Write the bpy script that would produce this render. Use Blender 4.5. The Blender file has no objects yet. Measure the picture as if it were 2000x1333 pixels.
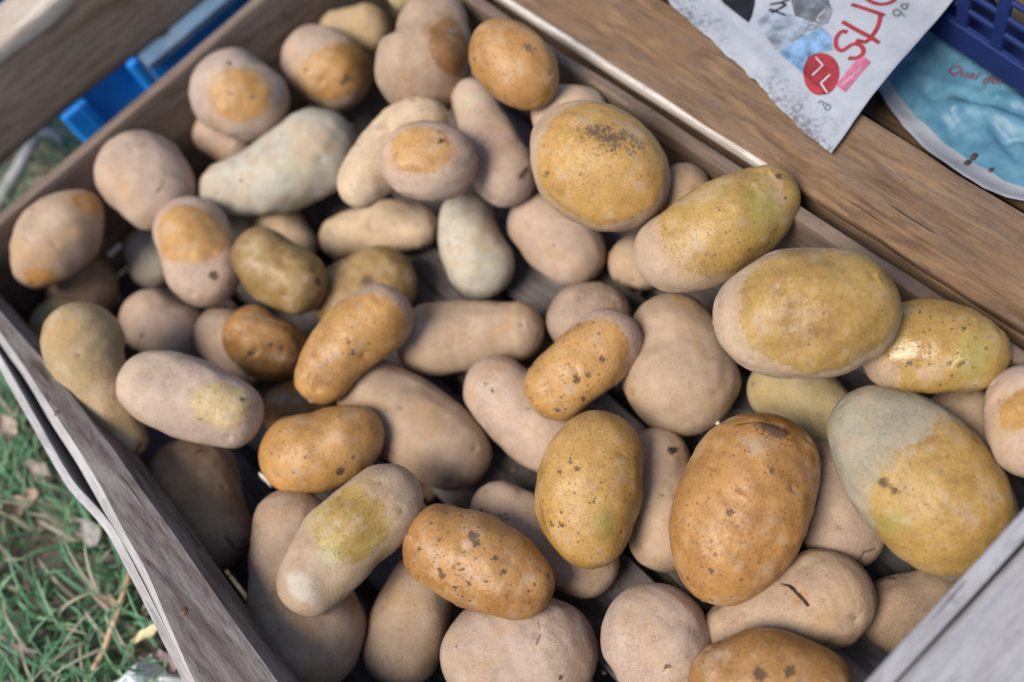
import bpy, math, random
import numpy as np
from mathutils import Matrix, Vector

# ------------------------------------------------------------------ camera, sky, sun, exposure
scene = bpy.context.scene
COL = scene.collection
CAM_LOC = [-0.0929, -0.3032, 0.5828]
CAM_X = [0.71423, -0.65454, -0.24791]
CAM_Y = [0.68367, 0.57658, 0.44739]
CAM_Z = [-0.14989, -0.48902, 0.8593]
LENS = 37.655

cam_data = bpy.data.cameras.new('camera')
cam = bpy.data.objects.new('camera', cam_data)
COL.objects.link(cam)
cam.matrix_world = Matrix.Translation(CAM_LOC) @ Matrix((CAM_X, CAM_Y, CAM_Z)).transposed().to_4x4()
cam_data.sensor_width = 36.0
cam_data.lens = LENS
cam_data.clip_start = 0.01
cam_data.clip_end = 100.0
cam_data.dof.use_dof = True
cam_data.dof.focus_distance = 0.522
cam_data.dof.aperture_fstop = 3.6
cam_data.dof.aperture_blades = 9
scene.camera = cam

SUN_ELEV, SUN_AZ = math.radians(59), math.atan2(-1.0, -0.10)
world = bpy.data.worlds.new('World')
scene.world = world
world.use_nodes = True
wn = world.node_tree
wn.nodes.clear()
sky = wn.nodes.new('ShaderNodeTexSky')
sky.sky_type = 'NISHITA'
sky.sun_disc = False
sky.sun_elevation = SUN_ELEV
sky.sun_rotation = SUN_AZ
sky.air_density = 1.0
sky.dust_density = 0.6
bg = wn.nodes.new('ShaderNodeBackground')
bg.inputs['Strength'].default_value = 0.05
wo = wn.nodes.new('ShaderNodeOutputWorld')
wn.links.new(sky.outputs[0], bg.inputs[0])
wn.links.new(bg.outputs[0], wo.inputs[0])

sun_data = bpy.data.lights.new('sun', 'SUN')
sun_data.energy = 1.5
sun_data.angle = math.radians(28)
sun_data.color = (1.0, 0.91, 0.79)
sun = bpy.data.objects.new('sun', sun_data)
COL.objects.link(sun)
sdir = Vector((math.sin(SUN_AZ) * math.cos(SUN_ELEV), math.cos(SUN_AZ) * math.cos(SUN_ELEV), math.sin(SUN_ELEV)))
sun.rotation_euler = sdir.to_track_quat('Z', 'Y').to_euler()
sun.location = sdir * 5

scene.view_settings.view_transform = 'Standard'
scene.view_settings.look = 'None'
scene.view_settings.exposure = 1.68
scene.view_settings.gamma = 1.0
scene.view_settings.use_curve_mapping = False
scene.render.engine = 'CYCLES'

POTATOES = [
 {'label':'greenish yellow potato at the far back corner,cut by the top edge','loc':[0.1277,0.2017,0.1024],'x':[0.6409,-0.7506,-0.1608],'z':[-0.1399,-0.3202,0.9369],'dust':'yellow','clean':'orange','base':'d','spot':0.1,'spine':[[-14.4,-0.0,0.0,13.3],[-9.6,-0.0,-0.0,13.4],[-4.8,0.0,-0.0,13.5],[0.0,0.0,0.0,13.6],[4.8,-0.0,0.0,13.7],[9.6,0.0,0.0,13.8],[14.3,-0.0,0.0,13.9]]},
 {'label':'smooth pale ochre potato lying against the back board at the top edge','loc':[0.0929,0.2724,0.0531],'x':[0.7048,-0.6902,-0.1638],'z':[-0.1071,-0.3318,0.9372],'dust':'ochre','clean':'orange','base':'d','spot':0.1,'spine':[[-9.9,-0.0,-0.0,14.6],[-6.6,-0.0,-0.0,15.1],[-3.3,-0.0,0.0,15.5],[0.0,0.0,0.0,15.9],[3.3,-0.0,-0.0,16.3],[6.6,-0.0,0.0,16.7],[9.8,-0.0,-0.0,17.2]]},
 {'label':'large dusty pear-shaped potato at the back with an orange brown stain down its right side','loc':[0.0972,0.1658,0.0977],'x':[-0.8517,-0.4548,-0.2604],'z':[-0.1245,-0.3071,0.9435],'dust':'tan2','clean':'brown','base':'d','spot':0.3,'spine':[[-13.4,-2.3,-0.0,23.3],[-8.9,-1.0,-0.0,23.9],[-4.4,-0.3,0.0,24.8],[0.0,0.0,0.0,25.8],[4.4,-0.3,0.0,27.0],[8.7,-1.0,-0.0,28.4],[13.0,-2.3,-0.0,29.9]],'pat':[[3.0,18.2,20.1,0.96,0.28,-0.09,-0.19,0.68,0.71,19.3,14.0,1.2]],'dark':[[-4.8,15.4,20.2,0.62,0.7,-0.34,-0.25,0.59,0.77,7.5,6.9,0.6]]},
 {'label':'small pinkish potato half hidden under the round potato with the orange top patch','loc':[-0.0283,0.2703,0.0565],'x':[0.1282,-0.9347,-0.3316],'z':[-0.0382,-0.3388,0.9401],'dust':'pink','clean':'orange','base':'d','spot':0.2,'spine':[[-7.2,0.0,-0.0,16.3],[-4.8,0.0,0.0,16.1],[-2.4,-0.0,-0.0,15.9],[0.0,0.0,0.0,15.6],[2.4,0.0,0.0,15.4],[4.8,0.0,0.0,15.1],[7.1,0.0,0.0,14.9]]},
 {'label':'plain round dusty potato beside the back board with a small scar on its side','loc':[-0.0868,0.2586,0.0844],'x':[-0.0333,-0.9376,-0.3461],'z':[-0.0038,-0.3462,0.9382],'dust':'pink','clean':'orange','base':'d','spot':0.15,'spine':[[-6.8,-0.0,-0.0,28.3],[-4.5,-0.0,-0.0,28.2],[-2.3,-0.0,-0.0,28.1],[0.0,0.0,0.0,27.9],[2.3,-0.0,0.0,27.8],[4.5,-0.0,-0.0,27.7],[6.8,-0.0,0.0,27.5]],'cracks':[[[18.8,9.4,22.9,0.65],[21.1,5.9,22.8,0.81],[21.8,0.4,23.1,0.97]]]},
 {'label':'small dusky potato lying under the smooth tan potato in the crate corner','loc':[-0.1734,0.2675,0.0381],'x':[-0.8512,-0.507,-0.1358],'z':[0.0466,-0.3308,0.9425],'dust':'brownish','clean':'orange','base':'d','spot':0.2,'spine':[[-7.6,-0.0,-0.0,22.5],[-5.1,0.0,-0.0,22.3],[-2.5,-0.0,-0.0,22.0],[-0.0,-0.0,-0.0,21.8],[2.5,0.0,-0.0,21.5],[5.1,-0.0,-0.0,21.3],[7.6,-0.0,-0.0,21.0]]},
 {'label':'pale yellow potato,only a thin rim showing beside the brownish pear-shaped one','loc':[-0.1943,0.2453,0.0433],'x':[-0.1719,-0.935,-0.3101],'z':[0.0599,-0.3242,0.9441],'dust':'yellow','clean':'orange','base':'d','spot':0,'spine':[[-4.3,0.0,0.0,21.3],[-2.9,-0.0,0.0,21.4],[-1.4,-0.0,-0.0,21.5],[0.0,0.0,0.0,21.6],[1.4,-0.0,-0.0,21.7],[2.9,0.0,-0.0,21.8],[4.3,0.0,0.0,21.9]]},
 {'label':'long brownish pear-shaped potato lying along the near wooden rail','loc':[-0.19,0.1356,0.098],'x':[-0.2412,-0.93,-0.2775],'z':[0.0666,-0.3011,0.9513],'dust':'olive','clean':'orange','base':'d','spot':0.25,'spine':[[-34.1,3.4,0.0,23.3],[-22.8,1.2,0.0,21.2],[-11.4,0.1,0.0,19.5],[0.0,0.0,0.0,17.8],[11.3,0.6,-0.0,15.8],[22.5,1.8,0.0,13.2],[33.5,3.4,-0.0,9.6]],'cracks':[[[42.5,2.4,3.2,0.86],[40.2,7.9,5.2,0.86]]]},
 {'label':'small white dusty potato peeping out left of the potato with the black hole','loc':[-0.121,0.2653,0.0249],'x':[-0.3342,-0.8925,-0.3028],'z':[0.0161,-0.3267,0.945],'dust':'grey','clean':'orange','base':'d','spot':0.1,'spine':[[-5.2,-0.0,-0.0,16.6],[-3.5,0.0,-0.0,16.7],[-1.7,-0.0,-0.0,16.8],[0.0,0.0,0.0,16.9],[1.7,0.0,-0.0,17.0],[3.5,-0.0,-0.0,17.1],[5.2,-0.0,-0.0,17.3]]},
 {'label':'dusty pink potato under the potato with the black hole','loc':[-0.1455,0.2027,0.0302],'x':[0.2748,-0.9128,-0.3021],'z':[0.0317,-0.3054,0.9517],'dust':'pink','clean':'orange','base':'d','spot':0.3,'spine':[[-9.8,-0.0,0.0,21.9],[-6.5,-0.0,0.0,21.8],[-3.3,0.0,0.0,21.6],[0.0,0.0,0.0,21.5],[3.3,-0.0,0.0,21.4],[6.5,0.0,0.0,21.3],[9.7,-0.0,0.0,21.1]],'marks':[[-2.5,-13.0,17.3,1.66]]},
 {'label':'pale dusty potato under the shiny wrinkled orange potato','loc':[-0.1194,0.153,0.029],'x':[-0.0326,-0.9581,-0.2846],'z':[0.0166,-0.2852,0.9583],'dust':'pink','clean':'orange','base':'d','spot':0.2,'spine':[[-9.5,0.0,-0.0,20.0],[-6.3,0.0,-0.0,20.0],[-3.2,0.0,-0.0,20.0],[0.0,0.0,0.0,19.9],[3.1,0.0,-0.0,19.9],[6.3,0.0,-0.0,19.9],[9.4,0.0,-0.0,19.9]]},
 {'label':'small cream potato behind the olive brown spotted potato','loc':[-0.0461,0.1957,0.0247],'x':[-0.0231,-0.9532,-0.3015],'z':[-0.0283,-0.3008,0.9533],'dust':'cream','clean':'orange','base':'d','spot':0.1,'spine':[[-8.2,-0.0,0.0,18.9],[-5.5,0.0,-0.0,18.4],[-2.7,-0.0,-0.0,17.9],[0.0,-0.0,0.0,17.5],[2.7,0.0,0.0,17.0],[5.5,-0.0,-0.0,16.5],[8.2,-0.0,0.0,16.0]]},
 {'label':'long pale grey green potato with one tiny black dot,lying slanted at the back','loc':[-0.0245,0.2108,0.0605],'x':[0.9304,-0.3581,-0.0789],'z':[-0.0425,-0.3189,0.9468],'dust':'grey','clean':'orange','base':'d','spot':0.2,'spine':[[-32.3,4.4,-0.0,17.7],[-21.5,2.0,-0.0,20.4],[-10.8,0.5,-0.0,22.7],[-0.0,0.0,-0.0,24.7],[10.8,0.5,-0.0,26.4],[21.5,2.0,0.0,27.7],[32.3,4.4,0.0,28.6]],'green':[[16.8,-12.1,23.7,0.82,-0.52,-0.26,-0.02,-0.49,0.87,14.8,9.8,0.5]],'marks':[[-18.1,-3.7,21.2,1.48]]},
 {'label':'slanting cream potato under the potato with the dried stalk','loc':[0.0313,0.1332,0.0912],'x':[-0.9961,-0.0012,-0.0885],'z':[-0.0842,-0.2958,0.9515],'dust':'cream','clean':'orange','base':'d','spot':0.2,'spine':[[-27.4,3.1,-0.0,15.7],[-18.3,1.4,0.0,17.8],[-9.1,0.3,-0.0,19.0],[0.0,0.0,0.0,19.2],[9.1,0.3,-0.0,18.5],[18.2,1.4,-0.0,16.9],[27.3,3.1,-0.0,14.3]],'marks':[[41.6,3.3,-1.0,1.56]]},
 {'label':'long pear-shaped potato with a narrow yellow neck and a dark scab at its thick end','loc':[0.0804,0.1013,0.0776],'x':[-0.3687,-0.8811,-0.2963],'z':[-0.1167,-0.2723,0.9551],'dust':'pink','clean':'orange','base':'d','spot':0.25,'spine':[[-26.2,1.2,-0.0,13.6],[-17.4,0.5,-0.0,14.8],[-8.7,0.1,-0.0,16.0],[-0.0,0.0,-0.0,17.2],[8.6,0.1,-0.0,18.5],[17.2,0.5,-0.0,19.8],[25.7,1.2,0.0,21.2]],'green':[[-19.4,0.5,14.7,0.99,-0.09,0.13,-0.18,0.0,0.98,6.2,12.4,0.5]],'marks':[[37.6,11.5,14.2,2.12],[36.0,14.1,13.4,1.82],[38.9,9.0,14.6,1.52]]},
 {'label':'small tan potato tucked behind the largest orange potato by the right wall','loc':[0.1157,0.0578,0.0946],'x':[0.6466,-0.7561,-0.1013],'z':[-0.1463,-0.2532,0.9563],'dust':'tan','clean':'orange','base':'d','spot':0.2,'spine':[[-5.3,0.0,-0.0,17.4],[-3.5,0.0,0.0,17.4],[-1.8,-0.0,0.0,17.4],[0.0,0.0,0.0,17.4],[1.8,0.0,-0.0,17.4],[3.5,0.0,-0.0,17.4],[5.3,0.0,0.0,17.4]]},
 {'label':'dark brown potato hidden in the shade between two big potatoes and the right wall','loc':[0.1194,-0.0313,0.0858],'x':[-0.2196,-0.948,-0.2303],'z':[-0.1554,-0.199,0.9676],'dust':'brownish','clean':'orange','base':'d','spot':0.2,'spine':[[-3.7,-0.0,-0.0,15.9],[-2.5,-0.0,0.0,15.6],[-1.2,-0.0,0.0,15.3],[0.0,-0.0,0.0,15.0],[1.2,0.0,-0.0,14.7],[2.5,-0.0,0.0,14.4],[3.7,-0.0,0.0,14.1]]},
 {'label':'small tan potato under the end of the long yellow green potato','loc':[0.0932,-0.0064,0.0234],'x':[0.3773,-0.9157,-0.1381],'z':[-0.124,-0.1978,0.9724],'dust':'tan','clean':'orange','base':'d','spot':0.3,'spine':[[-2.5,0.0,0.0,16.3],[-1.7,0.0,0.0,16.3],[-0.8,0.0,0.0,16.3],[0.0,0.0,0.0,16.2],[0.8,0.0,0.0,16.2],[1.7,0.0,0.0,16.2],[2.5,0.0,0.0,16.2]]},
 {'label':'plain oval dusty pink potato touching the largest orange potato','loc':[0.0715,0.0424,0.0316],'x':[-0.0487,-0.9709,-0.2343],'z':[-0.1085,-0.228,0.9676],'dust':'pink','clean':'orange','base':'d','spot':0.3,'spine':[[-13.2,0.0,0.0,21.8],[-8.8,-0.0,0.0,21.9],[-4.4,-0.0,0.0,21.9],[0.0,-0.0,0.0,22.0],[4.4,0.0,-0.0,22.1],[8.7,0.0,0.0,22.1],[13.0,0.0,0.0,22.2]],'marks':[[9.1,-7.9,20.7,1.23]]},
 {'label':'grey white pear-shaped potato standing in the middle with a flat broad base','loc':[0.0329,0.0835,0.0328],'x':[-0.4702,-0.8434,-0.2599],'z':[-0.0819,-0.2515,0.9644],'dust':'grey','clean':'orange','base':'d','spot':0.35,'spine':[[-16.9,1.6,0.0,17.0],[-11.2,0.7,0.0,18.2],[-5.6,0.2,0.0,19.2],[0.0,0.0,0.0,20.1],[5.6,0.2,0.0,20.8],[11.2,0.7,0.0,21.5],[16.7,1.6,-0.0,22.0]],'green':[[24.3,1.8,20.6,0.94,0.04,-0.35,0.34,0.01,0.94,6.7,12.5,0.5]]},
 {'label':'short cream finger-shaped potato lying level in the middle of the back half','loc':[0.0024,0.1473,0.0254],'x':[0.804,-0.5824,-0.1203],'z':[-0.0592,-0.2797,0.9583],'dust':'cream','clean':'orange','base':'d','spot':0.35,'spine':[[-25.5,-2.8,-0.0,15.0],[-17.1,-1.2,-0.0,16.2],[-8.5,-0.3,-0.0,16.8],[-0.0,0.0,-0.0,17.1],[8.6,-0.3,-0.0,16.8],[17.1,-1.2,0.0,16.1],[25.7,-2.8,-0.0,15.0]]},
 {'label':'olive potato with a grey scabby blotch behind the curved orange potato','loc':[-0.036,0.113,0.0316],'x':[0.919,-0.3875,-0.0728],'z':[-0.0367,-0.2678,0.9628],'dust':'olive','clean':'olivec','base':'c','spot':0.4,'spine':[[-10.6,0.0,-0.0,22.9],[-7.1,0.0,-0.0,23.2],[-3.5,0.0,-0.0,23.4],[-0.0,0.0,-0.0,23.6],[3.5,0.0,-0.0,23.8],[7.1,-0.0,-0.0,24.0],[10.6,0.0,-0.0,24.3]],'dark':[[6.3,-3.3,23.8,0.88,-0.47,-0.03,-0.07,-0.14,0.99,10.6,8.2,0.8]]},
 {'label':'long tan potato lying level in the centre of the crate','loc':[-0.0097,0.0346,0.0278],'x':[0.7561,-0.6456,-0.1072],'z':[-0.0559,-0.2268,0.9723],'dust':'tan','clean':'orange','base':'d','spot':0.4,'spine':[[-25.8,-0.1,-0.0,22.6],[-17.2,-0.0,0.0,22.3],[-8.6,-0.0,-0.0,21.8],[0.0,0.0,0.0,21.2],[8.6,-0.0,0.0,20.5],[17.1,-0.0,0.0,19.7],[25.6,-0.1,0.0,18.7]]},
 {'label':'rough skinned round potato behind the freckled orange potato','loc':[0.0451,-0.0135,0.0279],'x':[0.7569,-0.6509,-0.0588],'z':[-0.0943,-0.1978,0.9757],'dust':'pinkd','clean':'orange','base':'d','spot':0.5,'spine':[[-3.9,0.0,-0.0,22.0],[-2.6,0.0,0.0,21.9],[-1.3,-0.0,0.0,21.8],[0.0,-0.0,0.0,21.7],[1.3,-0.0,0.0,21.6],[2.6,0.0,0.0,21.5],[3.8,0.0,0.0,21.4]],'roughskin':1},
 {'label':'large dusty tan potato with a tiny white sprout at its lower tip','loc':[0.0566,-0.0754,0.0404],'x':[-0.5655,-0.8014,-0.195],'z':[-0.1071,-0.163,0.9808],'dust':'tan','clean':'orange','base':'d','spot':0.35,'spine':[[-13.4,-0.5,-0.0,23.7],[-8.9,-0.2,-0.0,25.2],[-4.4,-0.1,0.0,26.6],[0.0,-0.0,0.0,27.9],[4.4,-0.1,0.0,29.2],[8.8,-0.2,0.0,30.4],[13.2,-0.5,-0.0,31.6]],'marks':[[10.4,6.3,30.8,1.08],[9.4,3.8,31.1,0.81]]},
 {'label':'long grey pink potato with two small black holes at its rounded end','loc':[-0.0252,-0.0352,0.03],'x':[0.0168,-0.9821,-0.1878],'z':[-0.0476,-0.1884,0.9809],'dust':'pink','clean':'orange','base':'d','spot':0.35,'spine':[[-26.6,1.3,-0.0,20.9],[-17.7,0.6,-0.0,21.8],[-8.8,0.1,-0.0,22.1],[0.0,-0.0,0.0,21.9],[8.7,0.2,-0.0,21.2],[17.3,0.6,0.0,19.9],[25.9,1.3,0.0,18.0]],'dark':[[-26.7,2.7,21.0,0.96,0.26,0.09,-0.13,0.08,0.99,4.5,3.5,0.3]],'marks':[[-28.5,-3.2,20.4,1.45],[-22.7,-3.4,21.0,1.3]]},
 {'label':'long plain dusty potato lying slanted in front of the two curved orange potatoes','loc':[-0.0738,0.0129,0.0346],'x':[0.1684,-0.9624,-0.2132],'z':[-0.0132,-0.2185,0.9757],'dust':'tan2','clean':'orange','base':'d','spot':0.45,'spine':[[-29.3,0.5,0.0,23.1],[-19.4,0.2,-0.0,24.8],[-9.7,0.1,-0.0,25.7],[0.0,-0.0,0.0,25.8],[9.6,0.1,-0.0,25.3],[19.1,0.2,-0.0,24.0],[28.6,0.5,-0.0,22.0]]},
 {'label':'small orange potato wedged under the two curved orange potatoes','loc':[-0.1165,0.0837,0.0253],'x':[0.7057,-0.6827,-0.1893],'z':[0.0154,-0.2524,0.9675],'dust':'tan','clean':'browno','base':'c','spot':0.3,'spine':[[-4.8,-0.0,0.0,18.4],[-3.2,0.0,-0.0,18.3],[-1.6,-0.0,0.0,18.2],[0.0,0.0,0.0,18.1],[1.6,-0.0,-0.0,18.0],[3.2,-0.0,0.0,17.9],[4.8,-0.0,0.0,17.8]]},
 {'label':'tan potato with a dark speckled smear lying under the yellow oval potato','loc':[-0.0677,-0.0907,0.0286],'x':[0.2357,-0.9609,-0.1453],'z':[-0.0183,-0.1539,0.9879],'dust':'tan','clean':'orange','base':'d','spot':0.5,'spine':[[-28.1,1.6,0.0,17.0],[-18.6,0.7,-0.0,19.0],[-9.3,0.2,-0.0,20.2],[-0.0,0.0,-0.0,20.6],[9.2,0.2,-0.0,20.4],[18.3,0.7,-0.0,19.3],[27.3,1.6,0.0,17.6]],'speck':[[-20.4,-3.5,18.5,0.98,0.06,0.19,-0.21,-0.21,0.96,6.7,10.9,1.0]],'marks':[[-34.2,-5.2,14.3,1.39],[-30.1,-4.8,15.9,0.83]]},
 {'label':'big dark pear-shaped potato under the potato with the yellow band','loc':[-0.1775,-0.0162,0.0524],'x':[-0.5457,-0.8262,-0.1403],'z':[0.0607,-0.206,0.9767],'dust':'tan2','clean':'orange','base':'d','spot':0.35,'spine':[[-28.8,0.6,0.0,22.1],[-19.1,0.3,-0.0,23.3],[-9.5,0.1,-0.0,24.6],[0.0,0.0,0.0,26.3],[9.4,0.1,-0.0,28.2],[18.7,0.3,-0.0,30.4],[27.9,0.6,0.0,32.9]]},
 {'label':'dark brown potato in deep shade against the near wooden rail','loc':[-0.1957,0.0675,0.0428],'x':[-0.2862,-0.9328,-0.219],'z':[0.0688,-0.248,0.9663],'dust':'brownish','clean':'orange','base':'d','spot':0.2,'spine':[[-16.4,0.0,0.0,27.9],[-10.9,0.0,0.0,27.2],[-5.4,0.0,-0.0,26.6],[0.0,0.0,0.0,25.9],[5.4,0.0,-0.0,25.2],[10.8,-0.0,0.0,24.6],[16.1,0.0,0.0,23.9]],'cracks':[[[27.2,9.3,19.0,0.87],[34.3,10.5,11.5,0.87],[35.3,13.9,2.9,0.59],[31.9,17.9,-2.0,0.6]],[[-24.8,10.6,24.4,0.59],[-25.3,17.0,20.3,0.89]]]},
 {'label':'upright tan potato under the most heavily spotted potato','loc':[-0.1478,-0.0693,0.0286],'x':[-0.8604,-0.507,-0.0518],'z':[0.0393,-0.1672,0.9851],'dust':'tan','clean':'orange','base':'d','spot':0.4,'spine':[[-16.3,-0.1,0.0,18.5],[-10.8,-0.0,-0.0,20.1],[-5.4,-0.0,-0.0,21.3],[0.0,0.0,0.0,21.9],[5.4,-0.0,0.0,22.2],[10.7,-0.0,-0.0,21.9],[16.0,-0.1,0.0,21.2]]},
 {'label':'big round pinkish potato with a curved scar at the bottom edge','loc':[-0.1179,-0.1277,0.0358],'x':[0.7455,-0.6589,-0.1009],'z':[0.0186,-0.1307,0.9912],'dust':'pinkg','clean':'orange','base':'d','spot':0.4,'spine':[[-13.6,-0.6,0.0,26.5],[-9.1,-0.3,0.0,27.4],[-4.5,-0.1,0.0,28.1],[0.0,-0.0,0.0,28.5],[4.5,-0.1,0.0,28.6],[9.1,-0.3,0.0,28.4],[13.6,-0.6,0.0,27.9]],'marks':[[24.1,-15.4,21.2,1.5],[-28.1,1.8,22.0,1.03],[-25.7,1.1,23.5,0.77]],'cracks':[[[14.0,13.9,24.1,0.51],[15.6,6.0,27.1,0.76],[13.5,0.3,28.1,1.0]]]},
 {'label':'tan potato with a shrivelled black sprout spot','loc':[-0.0082,-0.121,0.0291],'x':[-0.6537,-0.7435,-0.1407],'z':[-0.0617,-0.1328,0.9892],'dust':'tan','clean':'orange','base':'d','spot':0.4,'spine':[[-20.5,2.3,0.0,17.9],[-13.6,1.0,0.0,19.0],[-6.8,0.2,0.0,19.8],[0.0,0.0,0.0,20.3],[6.7,0.3,-0.0,20.5],[13.4,1.0,0.0,20.4],[20.0,2.3,0.0,19.9]],'marks':[[-21.7,10.4,15.9,2.17]]},
 {'label':'pale yellow potato under the big half cleaned golden potato','loc':[0.0871,-0.1491,0.0283],'x':[-0.0516,-0.9917,-0.1178],'z':[-0.1289,-0.1103,0.9855],'dust':'yellow','clean':'orange','base':'d','spot':0.3,'spine':[[-22.2,-6.8,0.0,16.8],[-14.8,-3.0,0.0,18.4],[-7.4,-0.7,-0.0,19.4],[0.0,0.0,0.0,19.9],[7.4,-0.8,0.0,19.8],[14.7,-3.1,0.0,19.2],[22.1,-6.8,0.0,18.0]]},
 {'label':'pinkish potato under the biggest orange potato at the front right','loc':[0.0489,-0.1954,0.0445],'x':[-0.6106,-0.7811,-0.1303],'z':[-0.1071,-0.0815,0.9909],'dust':'pinkd','clean':'orange','base':'d','spot':0.3,'spine':[[-11.9,0.0,-0.0,20.7],[-7.9,0.0,-0.0,20.7],[-3.9,0.0,-0.0,20.7],[0.0,0.0,0.0,20.8],[3.9,-0.0,-0.0,20.8],[7.8,0.0,0.0,20.8],[11.7,0.0,-0.0,20.9]],'cracks':[[[30.8,1.1,8.4,0.49],[26.8,6.2,13.0,0.61],[25.7,11.8,10.0,0.62]]]},
 {'label':'tan potato half hidden under the glossy potato by the right wall','loc':[0.1193,-0.2186,0.0562],'x':[-0.0212,-0.9975,-0.0679],'z':[-0.1597,-0.0636,0.9851],'dust':'tan2','clean':'orange','base':'d','spot':0.2,'spine':[[-6.8,-0.0,-0.0,16.7],[-4.5,0.0,-0.0,16.4],[-2.2,0.0,0.0,16.1],[0.0,-0.0,0.0,15.8],[2.2,0.0,-0.0,15.6],[4.5,0.0,0.0,15.3],[6.7,-0.0,-0.0,15.0]]},
 {'label':'tan potato half covered by the front board at the lower right','loc':[0.0368,-0.2523,0.027],'x':[0.8819,-0.4666,0.0678],'z':[-0.0965,-0.0379,0.9946],'dust':'tan2','clean':'orange','base':'d','spot':0.3,'spine':[[-7.7,-0.0,-0.0,20.0],[-5.1,-0.0,-0.0,19.6],[-2.6,-0.0,-0.0,19.1],[0.0,0.0,-0.0,18.7],[2.6,-0.0,-0.0,18.3],[5.1,-0.0,-0.0,17.9],[7.6,-0.0,-0.0,17.4]]},
 {'label':'pale peanut-shaped potato with a long black crack','loc':[-0.0133,-0.2118,0.0504],'x':[0.9029,-0.4291,0.0256],'z':[-0.0621,-0.0713,0.9955],'dust':'tan','clean':'orange','base':'d','spot':0.3,'spine':[[-22.5,-0.7,0.0,16.3],[-15.0,-0.3,0.0,17.7],[-7.5,-0.1,0.0,19.0],[0.0,0.0,0.0,20.2],[7.5,-0.1,0.0,21.4],[14.9,-0.3,-0.0,22.5],[22.3,-0.7,0.0,23.5]],'stain':[[9.8,1.3,21.9,0.29,-0.95,0.11,-0.15,0.07,0.99,5.3,8.0,1.0]],'cracks':[[[5.0,11.1,18.0,0.6],[8.1,8.9,19.7,0.84],[9.9,3.9,21.6,0.95],[11.2,0.1,22.2,1.06],[12.1,-3.5,22.1,0.94]]]},
 {'label':'ball-shaped dusty potato at the bottom edge with one small dimple','loc':[-0.0646,-0.179,0.0539],'x':[-0.2712,-0.9573,-0.0996],'z':[-0.0222,-0.0973,0.995],'dust':'pink','clean':'orange','base':'d','spot':0.3,'spine':[[-1.9,0.0,0.0,26.4],[-1.3,-0.0,0.0,26.3],[-0.6,-0.0,0.0,26.3],[0.0,0.0,0.0,26.3],[0.6,-0.0,0.0,26.3],[1.3,-0.0,-0.0,26.3],[1.9,-0.0,-0.0,26.3]],'marks':[[15.4,-1.2,22.5,1.41]],'cracks':[[[9.7,-0.3,25.1,0.59],[11.6,0.4,24.4,0.59]]]},
 {'label':'smooth tan potato in the left corner of the crate','loc':[-0.1529,0.2695,0.0883],'x':[-0.9769,-0.2097,-0.0402],'z':[0.0367,-0.3504,0.9359],'dust':'tan','clean':'brown2','base':'d','spot':0.1,'spine':[[-21.8,1.3,-0.0,14.4],[-14.5,0.6,-0.0,19.6],[-7.3,0.1,-0.0,22.7],[0.0,0.0,0.0,23.9],[7.3,0.1,-0.0,23.2],[14.5,0.6,-0.0,20.5],[21.8,1.3,-0.0,15.9]],'pat':[[29.1,13.1,8.4,-0.47,0.72,-0.51,0.58,0.67,0.46,9.9,9.8,0.8],[-28.4,6.9,12.6,-0.4,0.5,-0.77,-0.62,0.34,0.71,10.7,8.6,0.8]]},
 {'label':'round dusty potato with an orange patch on its top,beside the back board','loc':[-0.004,0.2585,0.0877],'x':[0.3012,-0.9003,-0.3144],'z':[-0.0547,-0.3455,0.9368],'dust':'pinkg','clean':'orange','base':'d','spot':0.4,'spine':[[-4.8,0.0,-0.0,28.7],[-3.2,-0.0,-0.0,28.5],[-1.6,-0.0,-0.0,28.4],[0.0,-0.0,0.0,28.3],[1.6,0.0,-0.0,28.2],[3.2,0.0,-0.0,28.1],[4.8,0.0,-0.0,27.9]],'pat':[[11.8,-5.3,26.5,0.81,0.57,-0.16,0.25,-0.19,0.95,19.9,17.0,1.6]],'marks':[[-5.0,10.4,26.7,1.98],[19.4,-2.5,23.7,1.48]],'cracks':[[[-1.0,-6.9,27.6,0.66],[7.6,-7.6,26.8,1.31]]]},
 {'label':'oval potato,scabby orange on the right,dusty pink on the left,near the back','loc':[0.0564,0.2534,0.0601],'x':[0.1481,-0.9373,-0.3155],'z':[-0.0886,-0.3303,0.9397],'dust':'pink','clean':'orange','base':'d','spot':0.7,'spine':[[-9.3,0.1,0.0,24.9],[-6.2,0.1,-0.0,26.3],[-3.1,0.0,0.0,26.9],[-0.0,0.0,-0.0,27.0],[3.1,0.0,0.0,26.3],[6.2,0.1,-0.0,25.0],[9.2,0.1,0.0,23.1]],'pat':[[17.8,-2.1,22.0,0.73,-0.48,-0.5,0.49,-0.08,0.87,17.9,28.2,1.6]],'dark':[[28.8,-6.2,10.4,0.39,0.35,-0.85,0.85,-0.27,0.45,14.4,7.0,0.5]],'marks':[[24.3,-1.8,17.4,2.76],[23.6,-5.7,17.2,2.07],[-1.2,-14.4,22.9,1.72]]},
 {'label':'oval orange potato with a dark smear,leaning on the far end of the right wall','loc':[0.1078,0.0876,0.1271],'x':[-0.0736,-0.9531,-0.2936],'z':[-0.1444,-0.2811,0.9487],'dust':'tan','clean':'brown2','base':'c','spot':0.3,'spine':[[-15.3,-0.1,0.0,14.7],[-10.2,-0.1,-0.0,18.5],[-5.1,-0.0,0.0,20.8],[0.0,0.0,0.0,21.7],[5.1,-0.0,-0.0,21.1],[10.1,-0.1,0.0,19.1],[15.2,-0.1,-0.0,15.7]],'dark':[[7.6,9.8,18.6,0.91,0.26,-0.34,0.19,0.46,0.87,10.3,5.7,0.7]],'marks':[[-12.3,-16.0,11.1,1.16]]},
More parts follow.
